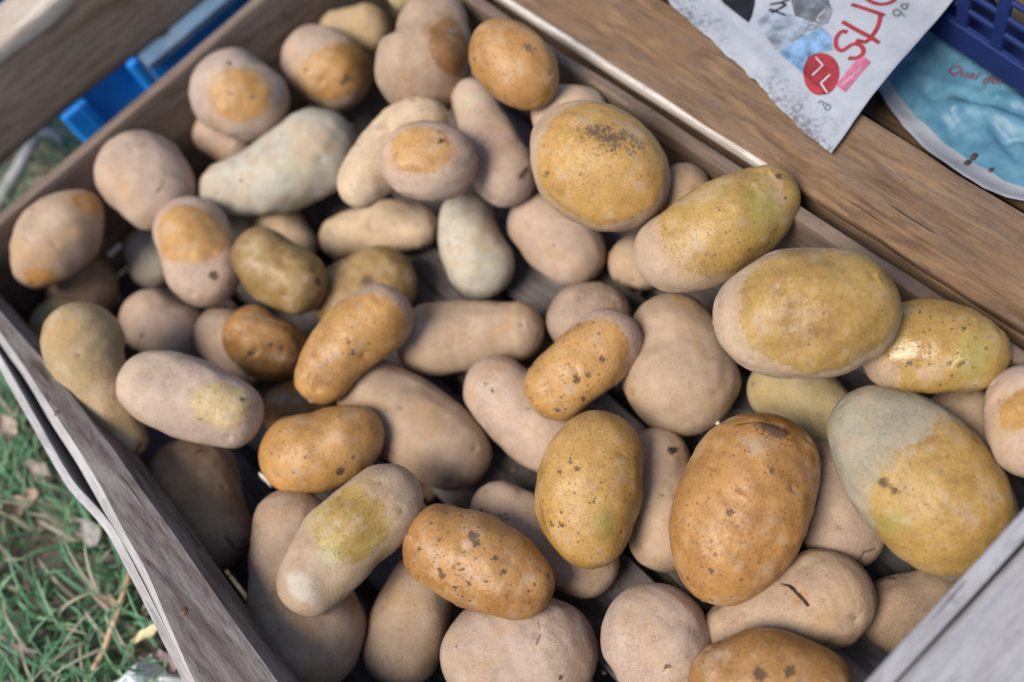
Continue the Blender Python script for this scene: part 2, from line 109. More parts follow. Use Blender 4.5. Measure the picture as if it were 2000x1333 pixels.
 {'label':'round dusty potato with a dried stalk on its orange top','loc':[0.0377,0.0942,0.105],'x':[0.6756,-0.7223,-0.1479],'z':[-0.0928,-0.2823,0.9548],'dust':'pink','clean':'orange','base':'d','spot':0.4,'spine':[[-9.1,-0.6,-0.0,19.7],[-6.1,-0.3,0.0,22.0],[-3.0,-0.1,-0.0,23.4],[0.0,0.0,0.0,23.9],[3.0,-0.1,-0.0,23.4],[6.1,-0.3,-0.0,22.0],[9.1,-0.6,-0.0,19.7]],'pat':[[-1.1,-0.8,23.8,0.99,0.02,0.1,-0.04,-0.03,1.0,18.8,13.8,1.5]],'dark':[[9.6,11.6,19.2,0.95,-0.23,-0.2,0.3,0.5,0.82,7.3,4.1,0.5]]},
 {'label':'potato with an orange cap and a black heart-shaped hole','loc':[-0.094,0.1949,0.0712],'x':[-0.3747,-0.8791,-0.2946],'z':[0.0007,-0.318,0.9481],'dust':'pink','clean':'orange','base':'d','spot':0.3,'spine':[[-13.1,0.0,0.0,23.6],[-8.7,0.0,0.0,23.8],[-4.4,-0.0,0.0,24.0],[0.0,0.0,0.0,24.2],[4.3,-0.0,0.0,24.3],[8.7,-0.0,-0.0,24.5],[13.0,0.0,0.0,24.7]],'pat':[[-4.0,4.1,23.7,0.78,-0.6,0.17,-0.04,0.17,0.98,18.9,23.4,1.5],[3.9,-3.4,24.1,0.84,-0.54,-0.04,-0.05,-0.14,0.99,10.4,20.8,1.2]],'dark':[[29.8,-9.3,15.6,0.71,0.55,-0.44,0.68,-0.37,0.63,5.8,5.1,0.4],[18.6,-7.8,22.8,0.7,0.71,0.1,0.22,-0.32,0.92,8.7,4.4,0.3]],'pale':[[-28.8,5.0,16.9,-0.38,0.72,-0.58,-0.66,0.21,0.72,3.5,7.1,1]],'marks':[[26.9,6.9,19.2,2.52],[28.7,7.4,17.5,1.89],[26.4,8.6,18.8,1.58]]},
 {'label':'shiny wrinkled orange potato with blackish spots','loc':[-0.1041,0.12,0.0519],'x':[0.2498,-0.9293,-0.2719],'z':[0.0073,-0.279,0.9603],'dust':'pink','clean':'browno','base':'c','spot':0.6,'spine':[[-9.8,0.0,0.0,17.8],[-6.5,0.0,0.0,19.1],[-3.2,-0.0,-0.0,20.0],[0.0,0.0,0.0,20.2],[3.2,-0.0,0.0,19.9],[6.5,0.0,0.0,19.1],[9.7,0.0,-0.0,17.7]],'pat':[[-2.7,-20.1,-0.6,-0.98,0.05,0.21,-0.07,-1.0,-0.03,6.2,6.3,1]],'dark':[[1.6,20.1,2.2,0.9,0.06,-0.42,0.04,0.99,0.11,11.5,5.1,0.6],[21.0,-8.7,10.4,0.73,0.46,-0.5,0.64,-0.5,0.59,9.5,5.6,0.6]],'marks':[[11.0,-0.4,18.6,1.84],[16.8,1.6,16.2,1.84],[3.4,-10.9,16.9,1.84],[11.5,14.1,12.0,1.56],[1.4,-14.0,14.6,1.23]],'lumpy':2.2},
 {'label':'olive brown oval potato with a dark bruise,resting on the orange ones','loc':[-0.0663,0.1407,0.067],'x':[0.1324,-0.9482,-0.2889],'z':[-0.0176,-0.2937,0.9557],'dust':'olive','clean':'olivec','base':'c','spot':0.5,'spine':[[-13.9,-0.1,0.0,19.1],[-9.3,-0.0,0.0,20.8],[-4.6,-0.0,0.0,21.7],[0.0,0.0,0.0,21.9],[4.6,-0.0,0.0,21.4],[9.2,-0.0,0.0,20.2],[13.8,-0.1,0.0,18.3]],'dark':[[7.8,10.4,18.4,0.9,0.27,-0.34,0.18,0.49,0.86,9.5,6.8,0.6]],'marks':[[27.5,7.2,9.8,2.18]],'lumpy':1.4},
 {'label':'dusty oval potato with a pale yellow patch at its right end','loc':[-0.1539,0.0908,0.0963],'x':[0.4473,-0.8526,-0.2702],'z':[0.0435,-0.281,0.9587],'dust':'pink','clean':'lemon','base':'d','spot':0.5,'spine':[[-23.9,-0.5,0.0,19.1],[-15.9,-0.2,0.0,21.5],[-8.0,-0.1,-0.0,23.0],[0.0,0.0,0.0,23.6],[8.0,-0.1,0.0,23.2],[15.9,-0.2,0.0,21.9],[23.8,-0.5,0.0,19.7]],'pat':[[25.8,-0.8,20.1,0.9,0.26,-0.35,0.27,-0.02,0.96,16.3,12.2,1.3]],'marks':[[17.2,-11.7,18.9,1.11],[34.0,7.0,15.2,1.68]]},
 {'label':'bean-shaped orange potato with a dusty upper rim,left of the centre','loc':[-0.0688,0.0617,0.0735],'x':[-0.9987,-0.0411,-0.0286],'z':[-0.0171,-0.2583,0.9659],'dust':'pink','clean':'orange','base':'d','spot':0.9,'spine':[[-23.3,3.9,0.0,19.6],[-15.5,1.7,0.0,20.0],[-7.8,0.4,0.0,20.0],[0.0,0.0,0.0,19.6],[7.7,0.4,-0.0,18.8],[15.5,1.7,-0.0,17.5],[23.2,3.9,0.0,15.9]],'pat':[[2.0,11.3,15.9,0.98,-0.14,-0.13,0.07,0.58,0.81,37.8,26.4,2.6],[28.6,9.6,13.8,0.78,0.13,-0.61,0.34,0.36,0.87,15.3,24.1,2.2]],'dark':[[-18.2,10.3,18.3,0.16,0.91,-0.39,0.07,0.38,0.92,5.7,6.9,0.35]],'marks':[[-0.0,6.9,18.4,1.43],[-17.7,10.6,18.2,1.15],[2.5,12.5,14.9,1.73]]},
 {'label':'freckled orange potato with a dusty rim at its upper end,right of the centre','loc':[0.014,-0.049,0.0634],'x':[-0.9937,0.0935,-0.0624],'z':[-0.0792,-0.1884,0.9789],'dust':'pink','clean':'orange','base':'d','spot':1.1,'spine':[[-18.7,-0.1,-0.0,18.5],[-12.4,-0.0,0.0,19.8],[-6.2,-0.0,-0.0,20.5],[0.0,0.0,0.0,20.7],[6.2,-0.0,-0.0,20.4],[12.4,-0.0,-0.0,19.6],[18.6,-0.1,-0.0,18.2]],'pat':[[5.1,6.4,19.5,0.97,-0.08,-0.23,0.04,0.31,0.95,33.4,23.8,3],[25.9,4.3,16.1,0.77,-0.23,-0.6,0.4,0.24,0.89,15.8,24.5,2.4]],'marks':[[-7.6,10.1,17.8,1.9],[9.4,9.7,17.7,2.17],[8.9,8.4,18.4,1.89],[3.4,11.8,16.9,1.63],[13.1,17.5,9.1,1.64],[27.7,12.6,9.4,1.37]]},
 {'label':'long yellow green potato lying across the top of the right wall','loc':[0.109,-0.0669,0.1002],'x':[0.945,-0.3138,0.0922],'z':[-0.155,-0.1813,0.9711],'dust':'tan','clean':'yellow','base':'d','spot':0.8,'spine':[[-27.3,2.0,0.0,20.5],[-18.2,0.9,0.0,23.4],[-9.1,0.2,0.0,25.0],[0.0,0.0,0.0,25.2],[9.1,0.2,-0.0,24.3],[18.2,0.9,0.0,22.0],[27.2,2.0,0.0,18.4]],'pat':[[7.1,-1.4,24.7,0.98,-0.05,-0.21,0.09,-0.06,0.99,39.1,30.2,2.0],[30.4,-2.5,18.4,0.84,0.13,-0.53,0.42,-0.18,0.89,18.3,28.4,1.8]],'green':[[21.2,-9.3,19.7,0.94,0.07,-0.33,0.29,-0.43,0.86,17.9,23.1,0.7]],'dark':[[38.7,3.8,14.3,0.6,-0.68,-0.42,0.62,0.1,0.78,6.7,5.2,0.5]],'marks':[[37.3,4.1,15.3,2.08],[4.3,-21.0,13.6,1.03]]},
 {'label':'largest orange potato at the right wall,brown on top with a dusty underside','loc':[0.0931,0.0074,0.1119],'x':[0.0811,-0.9713,-0.2237],'z':[-0.1398,-0.2333,0.9623],'dust':'tan','clean':'golden','base':'d','spot':0.6,'spine':[[-16.1,0.1,0.0,25.3],[-10.7,0.1,0.0,29.2],[-5.3,0.0,0.0,31.6],[0.0,-0.0,0.0,32.6],[5.3,0.0,0.0,32.2],[10.6,0.1,0.0,30.4],[15.8,0.1,0.0,27.2]],'pat':[[9.9,-2.7,31.8,0.8,0.57,-0.18,0.17,-0.08,0.98,36.5,33.7,2.4],[-6.8,9.1,30.8,0.6,0.76,-0.26,-0.15,0.28,0.95,26.0,22.4,2]],'dark':[[4.4,10.2,30.9,0.86,0.42,-0.3,0.07,0.31,0.95,32.8,14.8,0.75],[11.4,3.8,31.4,0.82,0.53,-0.23,0.19,0.12,0.98,10.6,4.2,0.6]],'marks':[[6.8,-3.4,32.2,1.58],[-12.1,-23.7,19.9,1.63]]},
 {'label':'kidney-shaped orange potato with a few grey scabs,left of the long plain potato','loc':[-0.1186,0.0237,0.066],'x':[0.8986,-0.4222,-0.1192],'z':[0.0185,-0.2351,0.9718],'dust':'tan','clean':'orange','base':'c','spot':0.9,'spine':[[-16.6,1.6,0.0,21.2],[-11.1,0.7,0.0,22.2],[-5.5,0.2,0.0,22.5],[0.0,-0.0,0.0,22.2],[5.5,0.2,-0.0,21.4],[11.0,0.7,-0.0,19.9],[16.5,1.6,0.0,17.8]],'marks':[[6.1,-18.2,11.6,2.51],[31.6,11.0,1.2,1.73],[15.2,-13.9,13.3,1.39]]},
 {'label':'potato banded yellow and tan with a bare whitish end','loc':[-0.141,-0.0376,0.0864],'x':[-0.9974,-0.0679,0.0236],'z':[0.0371,-0.205,0.9781],'dust':'tan','clean':'banana','base':'d','spot':0.5,'spine':[[-27.5,1.2,0.0,20.1],[-18.2,0.5,0.0,21.2],[-9.1,0.1,0.0,21.7],[0.0,0.0,0.0,21.5],[9.0,0.1,0.0,20.6],[18.0,0.5,0.0,19.2],[26.9,1.2,-0.0,17.1]],'pat':[[-7.9,1.3,21.6,-0.85,0.53,-0.0,-0.01,0.06,1.0,18.5,19.3,0.75]],'green':[[10.0,5.5,20.0,-0.14,0.96,-0.24,0.11,0.26,0.96,10.9,10.1,0.6]],'dark':[[39.4,10.2,7.4,-0.52,0.84,-0.13,0.73,0.53,0.43,4.3,3.6,0.5]],'pale':[[31.7,4.6,16.1,0.93,-0.0,-0.37,0.28,0.2,0.94,7.5,15.1,0.6]]},
 {'label':'yellow oval potato with dark scabs on a line,in the centre front','loc':[-0.0356,-0.1042,0.0624],'x':[-0.7848,-0.6062,-0.129],'z':[-0.0441,-0.153,0.9872],'dust':'tan','clean':'golden','base':'c','spot':0.9,'spine':[[-18.3,2.0,0.0,25.6],[-12.2,0.9,0.0,27.7],[-6.1,0.2,0.0,28.6],[0.0,0.0,0.0,28.2],[6.1,0.2,0.0,26.7],[12.1,0.9,0.0,23.9],[18.1,2.0,0.0,19.9]],'green':[[17.9,13.1,20.3,-0.68,0.73,-0.13,0.39,0.49,0.78,11.0,15.1,0.5]],'dark':[[-8.8,-5.6,27.9,0.56,0.8,0.22,-0.06,-0.21,0.98,7.0,5.1,0.4],[20.5,-8.2,21.0,0.05,0.93,0.36,0.49,-0.33,0.81,3.5,2.0,0.4]],'marks':[[-10.7,-7.7,27.2,1.78],[-7.0,-3.3,28.4,2.02],[-4.9,-12.4,25.7,1.53],[8.3,6.3,26.4,1.5],[6.5,6.7,26.7,1.0],[14.7,-9.9,23.1,1.26],[20.5,-9.3,20.5,1.52],[20.0,-15.3,16.7,1.28]]},
 {'label':'most heavily spotted brown orange potato,at the front centre','loc':[-0.099,-0.0935,0.07],'x':[0.3322,-0.9303,-0.1555],'z':[0.0047,-0.1632,0.9866],'dust':'tan','clean':'brown2','base':'c','spot':1.2,'spine':[[-21.6,-0.9,0.0,22.0],[-14.4,-0.4,0.0,23.5],[-7.2,-0.1,-0.0,24.0],[0.0,0.0,0.0,23.7],[7.1,-0.1,-0.0,22.5],[14.2,-0.4,-0.0,20.4],[21.2,-0.9,0.0,17.4]],'dark':[[-4.9,7.0,23.0,0.91,-0.41,0.12,0.0,0.29,0.96,5.2,3.0,0.6]],'marks':[[-5.8,8.5,22.5,2.76],[-2.8,5.9,23.2,2.25],[-7.7,8.4,22.5,1.76],[-29.0,-9.4,18.9,1.52],[-12.1,-15.6,18.2,2.01],[-14.1,-14.0,19.3,1.5],[-6.3,-0.9,24.0,1.25],[15.2,-0.8,21.1,1.73],[8.8,3.3,22.4,1.74],[-6.7,-6.9,23.0,1.25],[-3.8,-9.0,22.3,1.24],[1.6,-14.0,19.1,1.24],[-4.0,-18.2,15.8,1.25],[9.7,-8.2,20.9,1.24]]},
 {'label':'biggest smooth orange potato at the front right with a black scar on its top','loc':[0.0064,-0.1704,0.0741],'x':[-0.9441,-0.3112,-0.1091],'z':[-0.0795,-0.1063,0.9911],'dust':'tan','clean':'brown2','base':'c','spot':0.9,'spine':[[-23.9,0.2,-0.0,28.2],[-15.9,0.1,-0.0,31.2],[-7.9,0.0,-0.0,32.5],[0.0,0.0,0.0,32.3],[7.9,0.0,0.0,30.4],[15.7,0.1,0.0,27.0],[23.5,0.2,0.0,22.0]],'dark':[[-39.3,0.6,23.6,-0.08,0.99,-0.06,-0.54,0.02,0.84,17.4,8.2,1.0],[6.2,-1.2,31.7,0.37,0.93,-0.02,0.17,-0.04,0.98,2.4,2.8,0.4]],'marks':[[6.2,-1.2,31.7,2.1],[-19.6,8.1,30.1,1.64],[6.1,-13.8,28.6,1.18],[33.4,0.6,20.6,1.41]],'cracks':[[[-34.1,-17.9,19.3,0.49],[-39.8,-9.9,21.0,0.73],[-41.5,-2.9,21.8,1.21],[-41.9,7.1,20.6,1.45]]]},
 {'label':'glossy yellow green potato wedged along the right wall','loc':[0.1226,-0.1904,0.1007],'x':[0.5773,-0.8161,0.0266],'z':[-0.1735,-0.0908,0.9806],'dust':'tan','clean':'yellow','base':'c','spot':0.9,'spine':[[-14.4,-1.5,0.0,20.8],[-9.6,-0.6,0.0,21.9],[-4.8,-0.2,0.0,22.3],[0.0,0.0,0.0,22.0],[4.8,-0.2,0.0,21.0],[9.5,-0.7,-0.0,19.4],[14.2,-1.5,-0.0,17.1]],'pat':[[-26.8,-16.3,7.7,0.41,-0.53,-0.74,-0.59,-0.71,0.37,9.7,11.9,0.8]],'green':[[15.0,-7.3,17.5,0.92,0.24,-0.32,0.33,-0.34,0.88,13.0,20.6,0.6]],'marks':[[-4.7,-3.9,22.0,1.15],[5.0,4.2,21.1,1.15],[9.8,4.9,19.8,1.15],[6.9,1.9,21.0,0.92],[4.1,-12.2,17.9,1.15],[8.8,-11.7,17.2,1.15],[-12.7,-12.9,17.9,1.4],[-9.5,12.0,18.3,1.17]],'gloss':1},
 {'label':'big golden potato with a dusty left end,cleaned on the right','loc':[0.0858,-0.1425,0.1307],'x':[0.7186,-0.6953,0.0145],'z':[-0.1521,-0.1367,0.9789],'dust':'tan','clean':'yellow','base':'d','spot':0.7,'spine':[[-16.1,0.0,0.0,25.2],[-10.7,0.0,0.0,28.1],[-5.4,0.0,0.0,29.9],[0.0,0.0,0.0,30.7],[5.3,0.0,-0.0,30.4],[10.6,0.0,0.0,29.1],[15.9,0.0,-0.0,26.7]],'pat':[[5.2,-4.0,30.3,0.98,-0.14,-0.13,0.08,-0.13,0.99,34.3,30.1,2.4],[28.0,-6.6,22.9,0.6,-0.37,-0.71,0.5,-0.24,0.83,18.5,28.8,2.2]],'dark':[[-27.6,-0.5,22.7,0.03,-1.0,0.03,-0.52,-0.02,0.85,10.8,3.2,0.35]],'marks':[[20.2,-1.8,27.4,0.66]],'cracks':[[[-7.4,11.2,27.9,0.45],[-11.7,2.9,29.1,0.56],[-12.9,-5.0,28.5,0.56],[-12.0,-13.7,25.7,0.45]]]},
 {'label':'potato half out of the picture at the right edge','loc':[0.1197,-0.2413,0.1013],'x':[-0.6088,-0.7795,-0.1476],'z':[-0.1737,-0.0505,0.9835],'dust':'pink','clean':'golden','base':'d','spot':0.2,'spine':[[-7.8,-0.0,0.0,16.7],[-5.2,0.0,0.0,17.2],[-2.6,-0.0,0.0,17.8],[0.0,0.0,0.0,18.3],[2.6,0.0,-0.0,18.8],[5.1,-0.0,0.0,19.4],[7.7,-0.0,-0.0,19.9]],'pat':[[-1.3,-2.3,18.3,0.96,0.18,0.21,-0.21,-0.12,0.97,9.3,13.7,1.6]]},
 {'label':'big mottled potato,half grey green and half yellow,by the front board','loc':[0.073,-0.2203,0.0809],'x':[-0.2002,-0.9754,-0.0927],'z':[-0.1332,-0.0666,0.9888],'dust':'greendust','clean':'yellow','base':'d','spot':0.6,'spine':[[-27.3,-0.9,0.0,23.3],[-18.0,-0.4,0.0,28.1],[-9.0,-0.1,-0.0,31.0],[0.0,0.0,0.0,32.2],[8.8,-0.1,-0.0,31.7],[17.6,-0.4,0.0,29.4],[26.2,-0.9,-0.0,25.5]],'pat':[[21.5,-5.9,29.1,0.91,0.31,-0.27,0.24,-0.18,0.95,29.8,33.1,1.8],[9.6,16.4,27.3,0.94,0.2,-0.28,0.11,0.51,0.85,19.8,20.1,0.9]],'green':[[11.1,-26.6,17.3,0.96,-0.04,-0.27,0.11,-0.83,0.54,9.4,16.0,0.6]],'dark':[[-1.2,-16.6,27.6,0.91,0.34,0.24,-0.02,-0.52,0.86,4.6,3.6,0.7],[28.2,14.5,23.0,0.53,0.49,-0.69,0.38,0.5,0.78,14.6,6.6,0.3],[41.8,-18.5,10.0,0.78,0.53,-0.34,0.61,-0.69,0.39,7.6,5.4,0.5]],'marks':[[-3.7,-18.2,26.4,2.5],[2.1,-16.8,27.5,2.03]],'greydust':1},
 {'label':'brown orange potato with two black spots at the bottom edge','loc':[-0.0413,-0.2326,0.0712],'x':[0.7217,-0.6922,-0.0095],'z':[-0.0422,-0.0578,0.9974],'dust':'tan','clean':'browno','base':'c','spot':0.8,'spine':[[-18.2,-0.8,-0.0,19.7],[-12.1,-0.3,-0.0,21.4],[-6.0,-0.1,-0.0,22.1],[-0.0,0.0,-0.0,22.0],[6.0,-0.1,-0.0,21.0],[11.9,-0.3,-0.0,19.1],[17.8,-0.8,-0.0,16.4]],'dark':[[4.5,9.3,19.5,0.93,-0.37,0.04,0.14,0.42,0.89,10.6,8.9,0.4]],'marks':[[-5.1,0.7,22.1,2.88],[-5.8,2.2,22.0,2.22],[7.1,1.6,21.2,2.21],[8.3,2.9,20.8,1.99]]},
]
PRINT = {'s': [[54.6,55.5],[57.4,54.4],[57.1,50.8],[54.1,47.0],[49.7,44.9],[46.5,45.9],[46.6,49.3],[45.8,52.8],[42.1,54.0],[38.0,52.9],[35.9,50.4],[36.6,46.5],[40.2,44.5]],'t1': [[62.1,58.2],[35.9,61.3]],'t2': [[46.6,54.7],[41.6,56.7],[41.4,59.9]],'r1': [[68.0,69.1],[48.3,74.9]],'r2': [[50.5,74.0],[46.4,70.2],[43.1,64.6],[41.3,58.4]],'o': [[67.1,76.8],[60.4,76.7],[54.9,80.0],[53.5,84.9],[55.6,89.7],[61.3,93.2],[68.3,91.8],[72.0,86.3],[70.9,80.0],[67.1,76.8]],'logo': [[36.5,35.7],[34.2,33.6],[32.4,31.2],[31.1,28.8],[30.4,26.4],[30.4,24.1],[30.9,22.0],[32.1,20.3],[33.7,19.0],[35.9,18.2],[38.4,17.9],[41.1,18.2],[43.9,19.0],[46.7,20.3],[49.4,22.1],[51.7,24.2],[53.5,26.5],[54.9,29.0],[55.6,31.5],[55.7,33.8],[55.1,35.9],[53.9,37.7],[52.2,39.0],[50.0,39.8],[47.4,40.0],[44.7,39.7],[41.8,38.8],[39.0,37.4]],'c1': [[53.4,33.4],[46.8,33.0],[45.3,24.9]],'c2': [[38.9,31.3],[37.9,24.6],[30.8,23.3]],'pink': [[36.6,50.0],[29.1,50.4],[23.9,29.5],[31.8,29.5]],'tiny': [[28.6,31.2],[29.5,33.7],[28.1,34.0],[29.8,36.9],[28.2,37.3],[30.0,40.2],[28.7,41.0],[30.5,44.4]],'q1': [[45.4,83.7],[48.1,82.7],[47.7,80.0],[45.1,78.6],[43.5,80.6],[45.4,83.7],[41.8,82.8]],'q2': [[47.6,89.5],[49.6,88.4],[48.4,86.0],[46.0,85.8],[45.7,87.9],[48.8,91.1]],'g6': [[24.1,19.4],[25.6,18.7],[25.0,16.7],[23.2,16.4],[22.2,18.0],[23.7,19.5],[26.1,19.3],[29.2,18.3]],'g9': [[29.5,16.2],[30.3,18.0],[28.4,18.3],[26.3,17.1]],'x1': [[98.0,36.3],[87.5,39.8]],'x2': [[93.3,44.7],[94.6,35.6]],'u1': [[100.6,39.0],[96.8,43.5],[95.0,48.3]],'u2': [[96.8,43.5],[93.1,44.6]],'black': [[124.1,21.6],[120.5,21.4],[99.3,23.4],[101.6,27.1],[107.8,34.0],[114.0,39.2],[128.6,24.8]],'grey': [[96.0,26.2],[98.0,38.2],[86.2,42.6],[68.7,49.6],[69.1,41.5],[71.4,20.6]],'grey2': [[98.4,50.9],[83.8,65.3],[71.5,59.2],[67.2,52.7],[68.7,49.6],[84.0,43.4]],'blue': [[69.7,20.0],[68.6,41.1],[68.1,48.9],[58.9,48.4],[51.5,43.1],[54.4,38.3],[54.9,29.1],[48.7,21.3],[57.8,20.7]],'line': [[73.0,20.3],[74.9,41.2],[80.3,50.3],[86.6,58.9]]}
NEWS_O = [0.1742, -0.0834, 0.113]
NEWS_U = [0.1981, 0.9802, 0.0]
NEWS_V = [0.9802, -0.1981, -0.0]


# ------------------------------------------------------------------ helpers
def tag(o, label=None, cat=None, group=None, kind=None):
    if label: o['label'] = label
    if cat: o['category'] = cat
    if group: o['group'] = group
    if kind: o['kind'] = kind
    return o

def empty(name, loc):
    o = bpy.data.objects.new(name, None)
    o.empty_display_size = 0.02
    o.location = loc
    COL.objects.link(o)
    return o

def adopt(o, parent):
    """parent under an unrotated Empty without moving"""
    if parent is not None:
        o.parent = parent
        o.location = Vector(o.location) - Vector(parent.location)
    return o

def mesh_obj(name, verts, faces, mat, parent=None, matrix=None, smooth=True):
    me = bpy.data.meshes.new(name)
    me.from_pydata([tuple(v) for v in verts], [], [tuple(f) for f in faces])
    me.polygons.foreach_set('use_smooth', [smooth] * len(me.polygons))
    me.materials.append(mat)
    me.update()
    o = bpy.data.objects.new(name, me)
    COL.objects.link(o)
    if matrix is not None:
        o.matrix_world = matrix
    return adopt(o, parent)

def child_of_rotated(o, parent, matrix_world):
    """parent under a rotated thing, given the wanted world matrix"""
    o.parent = parent
    loc, rot, sc = (parent_matrix(parent).inverted() @ matrix_world).decompose()
    o.location, o.rotation_mode = loc, 'XYZ'
    o.rotation_euler = rot.to_euler()
    return o

def parent_matrix(p):
    return Matrix.Translation(p.location) @ p.rotation_euler.to_matrix().to_4x4()

def frame(origin, x, z):
    x = Vector(x).normalized(); z = Vector(z).normalized()
    y = z.cross(x).normalized(); z = x.cross(y)
    return Matrix.Translation(origin) @ Matrix((x, y, z)).transposed().to_4x4()

class Waves:
    """smooth random field in 3-D, for bumps"""
    def __init__(self, seed, wavelength, n=10):
        r = np.random.RandomState(seed)
        d = r.normal(size=(n, 3)); d /= np.linalg.norm(d, axis=1)[:, None]
        self.k = d * (2 * np.pi / (wavelength * r.uniform(.7, 1.5, n)))[:, None]
        self.ph = r.uniform(0, 6.28, n); self.n = n
    def __call__(self, p):
        return np.sin(p @ self.k.T + self.ph).sum(axis=1) / math.sqrt(self.n)

# ------------------------------------------------------------------ node helper
class NT:
    def __init__(self, name):
        self.m = bpy.data.materials.new(name)
        self.m.use_nodes = True
        self.t = self.m.node_tree
        self.t.nodes.clear()
        self.out = self.t.nodes.new('ShaderNodeOutputMaterial')
        self.bsdf = self.t.nodes.new('ShaderNodeBsdfPrincipled')
        self.t.links.new(self.bsdf.outputs[0], self.out.inputs[0])
    def node(self, kind, **kw):
        n = self.t.nodes.new(kind)
        for k, v in kw.items(): setattr(n, k, v)
        return n
    def put(self, sock, v):
        if hasattr(v, 'is_linked') or isinstance(v, bpy.types.NodeSocket): self.t.links.new(v, sock)
        elif isinstance(v, (tuple, list)) and len(v) == 3 and sock.type == 'RGBA': sock.default_value = (*v, 1)
        else: sock.default_value = v
    def math(self, op, a, b=0.0, c=None, clamp=False):
        n = self.node('ShaderNodeMath', operation=op, use_clamp=clamp)
        self.put(n.inputs[0], a); self.put(n.inputs[1], b)
        if c is not None: self.put(n.inputs[2], c)
        return n.outputs[0]
    def mix(self, f, a, b, mode='MIX'):
        n = self.node('ShaderNodeMix', data_type='RGBA', blend_type=mode)
        self.put(n.inputs[0], f); self.put(n.inputs[6], a); self.put(n.inputs[7], b)
        return n.outputs[2]
    def step(self, v, lo, hi, a=0.0, b=1.0):
        n = self.node('ShaderNodeMapRange', interpolation_type='SMOOTHSTEP')
        self.put(n.inputs[0], v)
        for i, q in enumerate((lo, hi, a, b)): self.put(n.inputs[i + 1], q)
        return n.outputs[0]
    def noise(self, vec, scale, detail=3.0, rough=.55, dist=0.0):
        n = self.node('ShaderNodeTexNoise')
        self.put(n.inputs['Vector'], vec); n.inputs['Scale'].default_value = scale
        n.inputs['Detail'].default_value = detail; n.inputs['Roughness'].default_value = rough
        n.inputs['Distortion'].default_value = dist
        return n.outputs['Fac']
    def voro(self, vec, scale, feature='F1'):
        n = self.node('ShaderNodeTexVoronoi', feature=feature)
        self.put(n.inputs['Vector'], vec); n.inputs['Scale'].default_value = scale
        return n
    def attr(self, name, out='Fac'):
        return self.node('ShaderNodeAttribute', attribute_name=name).outputs[out]
    def coords(self, scale=(1, 1, 1)):
        tc = self.node('ShaderNodeTexCoord').outputs['Object']
        rnd = self.node('ShaderNodeObjectInfo').outputs['Random']
        mp = self.node('ShaderNodeMapping')
        mp.inputs['Scale'].default_value = scale
        self.t.links.new(tc, mp.inputs[0])
        ad = self.node('ShaderNodeVectorMath', operation='ADD')
        cm = self.node('ShaderNodeCombineXYZ')
        for i, k in enumerate((3.1, 7.7, 5.3)): self.put(cm.inputs[i], self.math('MULTIPLY', rnd, k))
        self.t.links.new(mp.outputs[0], ad.inputs[0]); self.t.links.new(cm.outputs[0], ad.inputs[1])
        return ad.outputs[0]
    def bump(self, h, strength, dist, prev=None):
        n = self.node('ShaderNodeBump')
        n.inputs['Strength'].default_value = strength; n.inputs['Distance'].default_value = dist
        self.put(n.inputs['Height'], h)
        if prev is not None: self.put(n.inputs['Normal'], prev)
        return n.outputs[0]
    def done(self, color, rough, normal=None, spec=.5, **kw):
        self.put(self.bsdf.inputs['Base Color'], color); self.put(self.bsdf.inputs['Roughness'], rough)
        self.put(self.bsdf.inputs['Specular IOR Level'], spec)
        if normal is not None: self.put(self.bsdf.inputs['Normal'], normal)
        for k, v in kw.items(): self.put(self.bsdf.inputs[k], v)
        return self.m

# ------------------------------------------------------------------ materials
def wood(name, dark, mid, light, grey, grey_amt=.5, rough=.8, bump=.5):
    n = NT(name)
    v = n.coords((1, 1, 1))
    vs = n.coords((.16, 1, 1))
    vf = n.coords((.09, 1, 1))
    grain = n.noise(vs, 170, 5, .6, .6)
    fibre = n.noise(vf, 640, 4, .65)
    blot = n.noise(v, 28, 4, .6)
    c = n.mix(n.step(grain, .36, .64), dark, light)
    c = n.mix(n.step(blot, .35, .7), c, mid)
    g = n.math('MULTIPLY', n.step(n.math('ADD', n.noise(vs, 60, 5, .65), n.math('MULTIPLY', n.math('SUBTRACT', fibre, .5), .5)), .38, .66), grey_amt)
    c = n.mix(g, c, grey)
    c = n.mix(n.step(fibre, .48, .70, 0, .5), c, n.mix(.6, c, (.02, .015, .012)))
    crack = n.step(n.noise(n.coords((.03, 1, 1)), 330, 2, .5), .70, .76)
    c = n.mix(n.math('MULTIPLY', crack, .65), c, (.03, .02, .015))
    st = n.step(n.noise(v, 75, 6, .7), .60, .72, 0, .35)
    c = n.mix(st, c, (.07, .05, .042))
    c = n.mix(n.step(n.noise(v, 420, 4, .7), .56, .70, 0, .38), c, n.mix(1, c, (.45, .38, .33), 'MULTIPLY'))
    c = n.mix(n.step(n.noise(vs, 22, 4, .6), .54, .66, 0, .45), c, n.mix(1, c, (.55, .47, .42), 'MULTIPLY'))
    b = n.bump(fibre, bump, .0006)
    b = n.bump(n.math('SUBTRACT', grain, crack), bump * .7, .0012, b)
    return n.done(c, rough, b, .3)

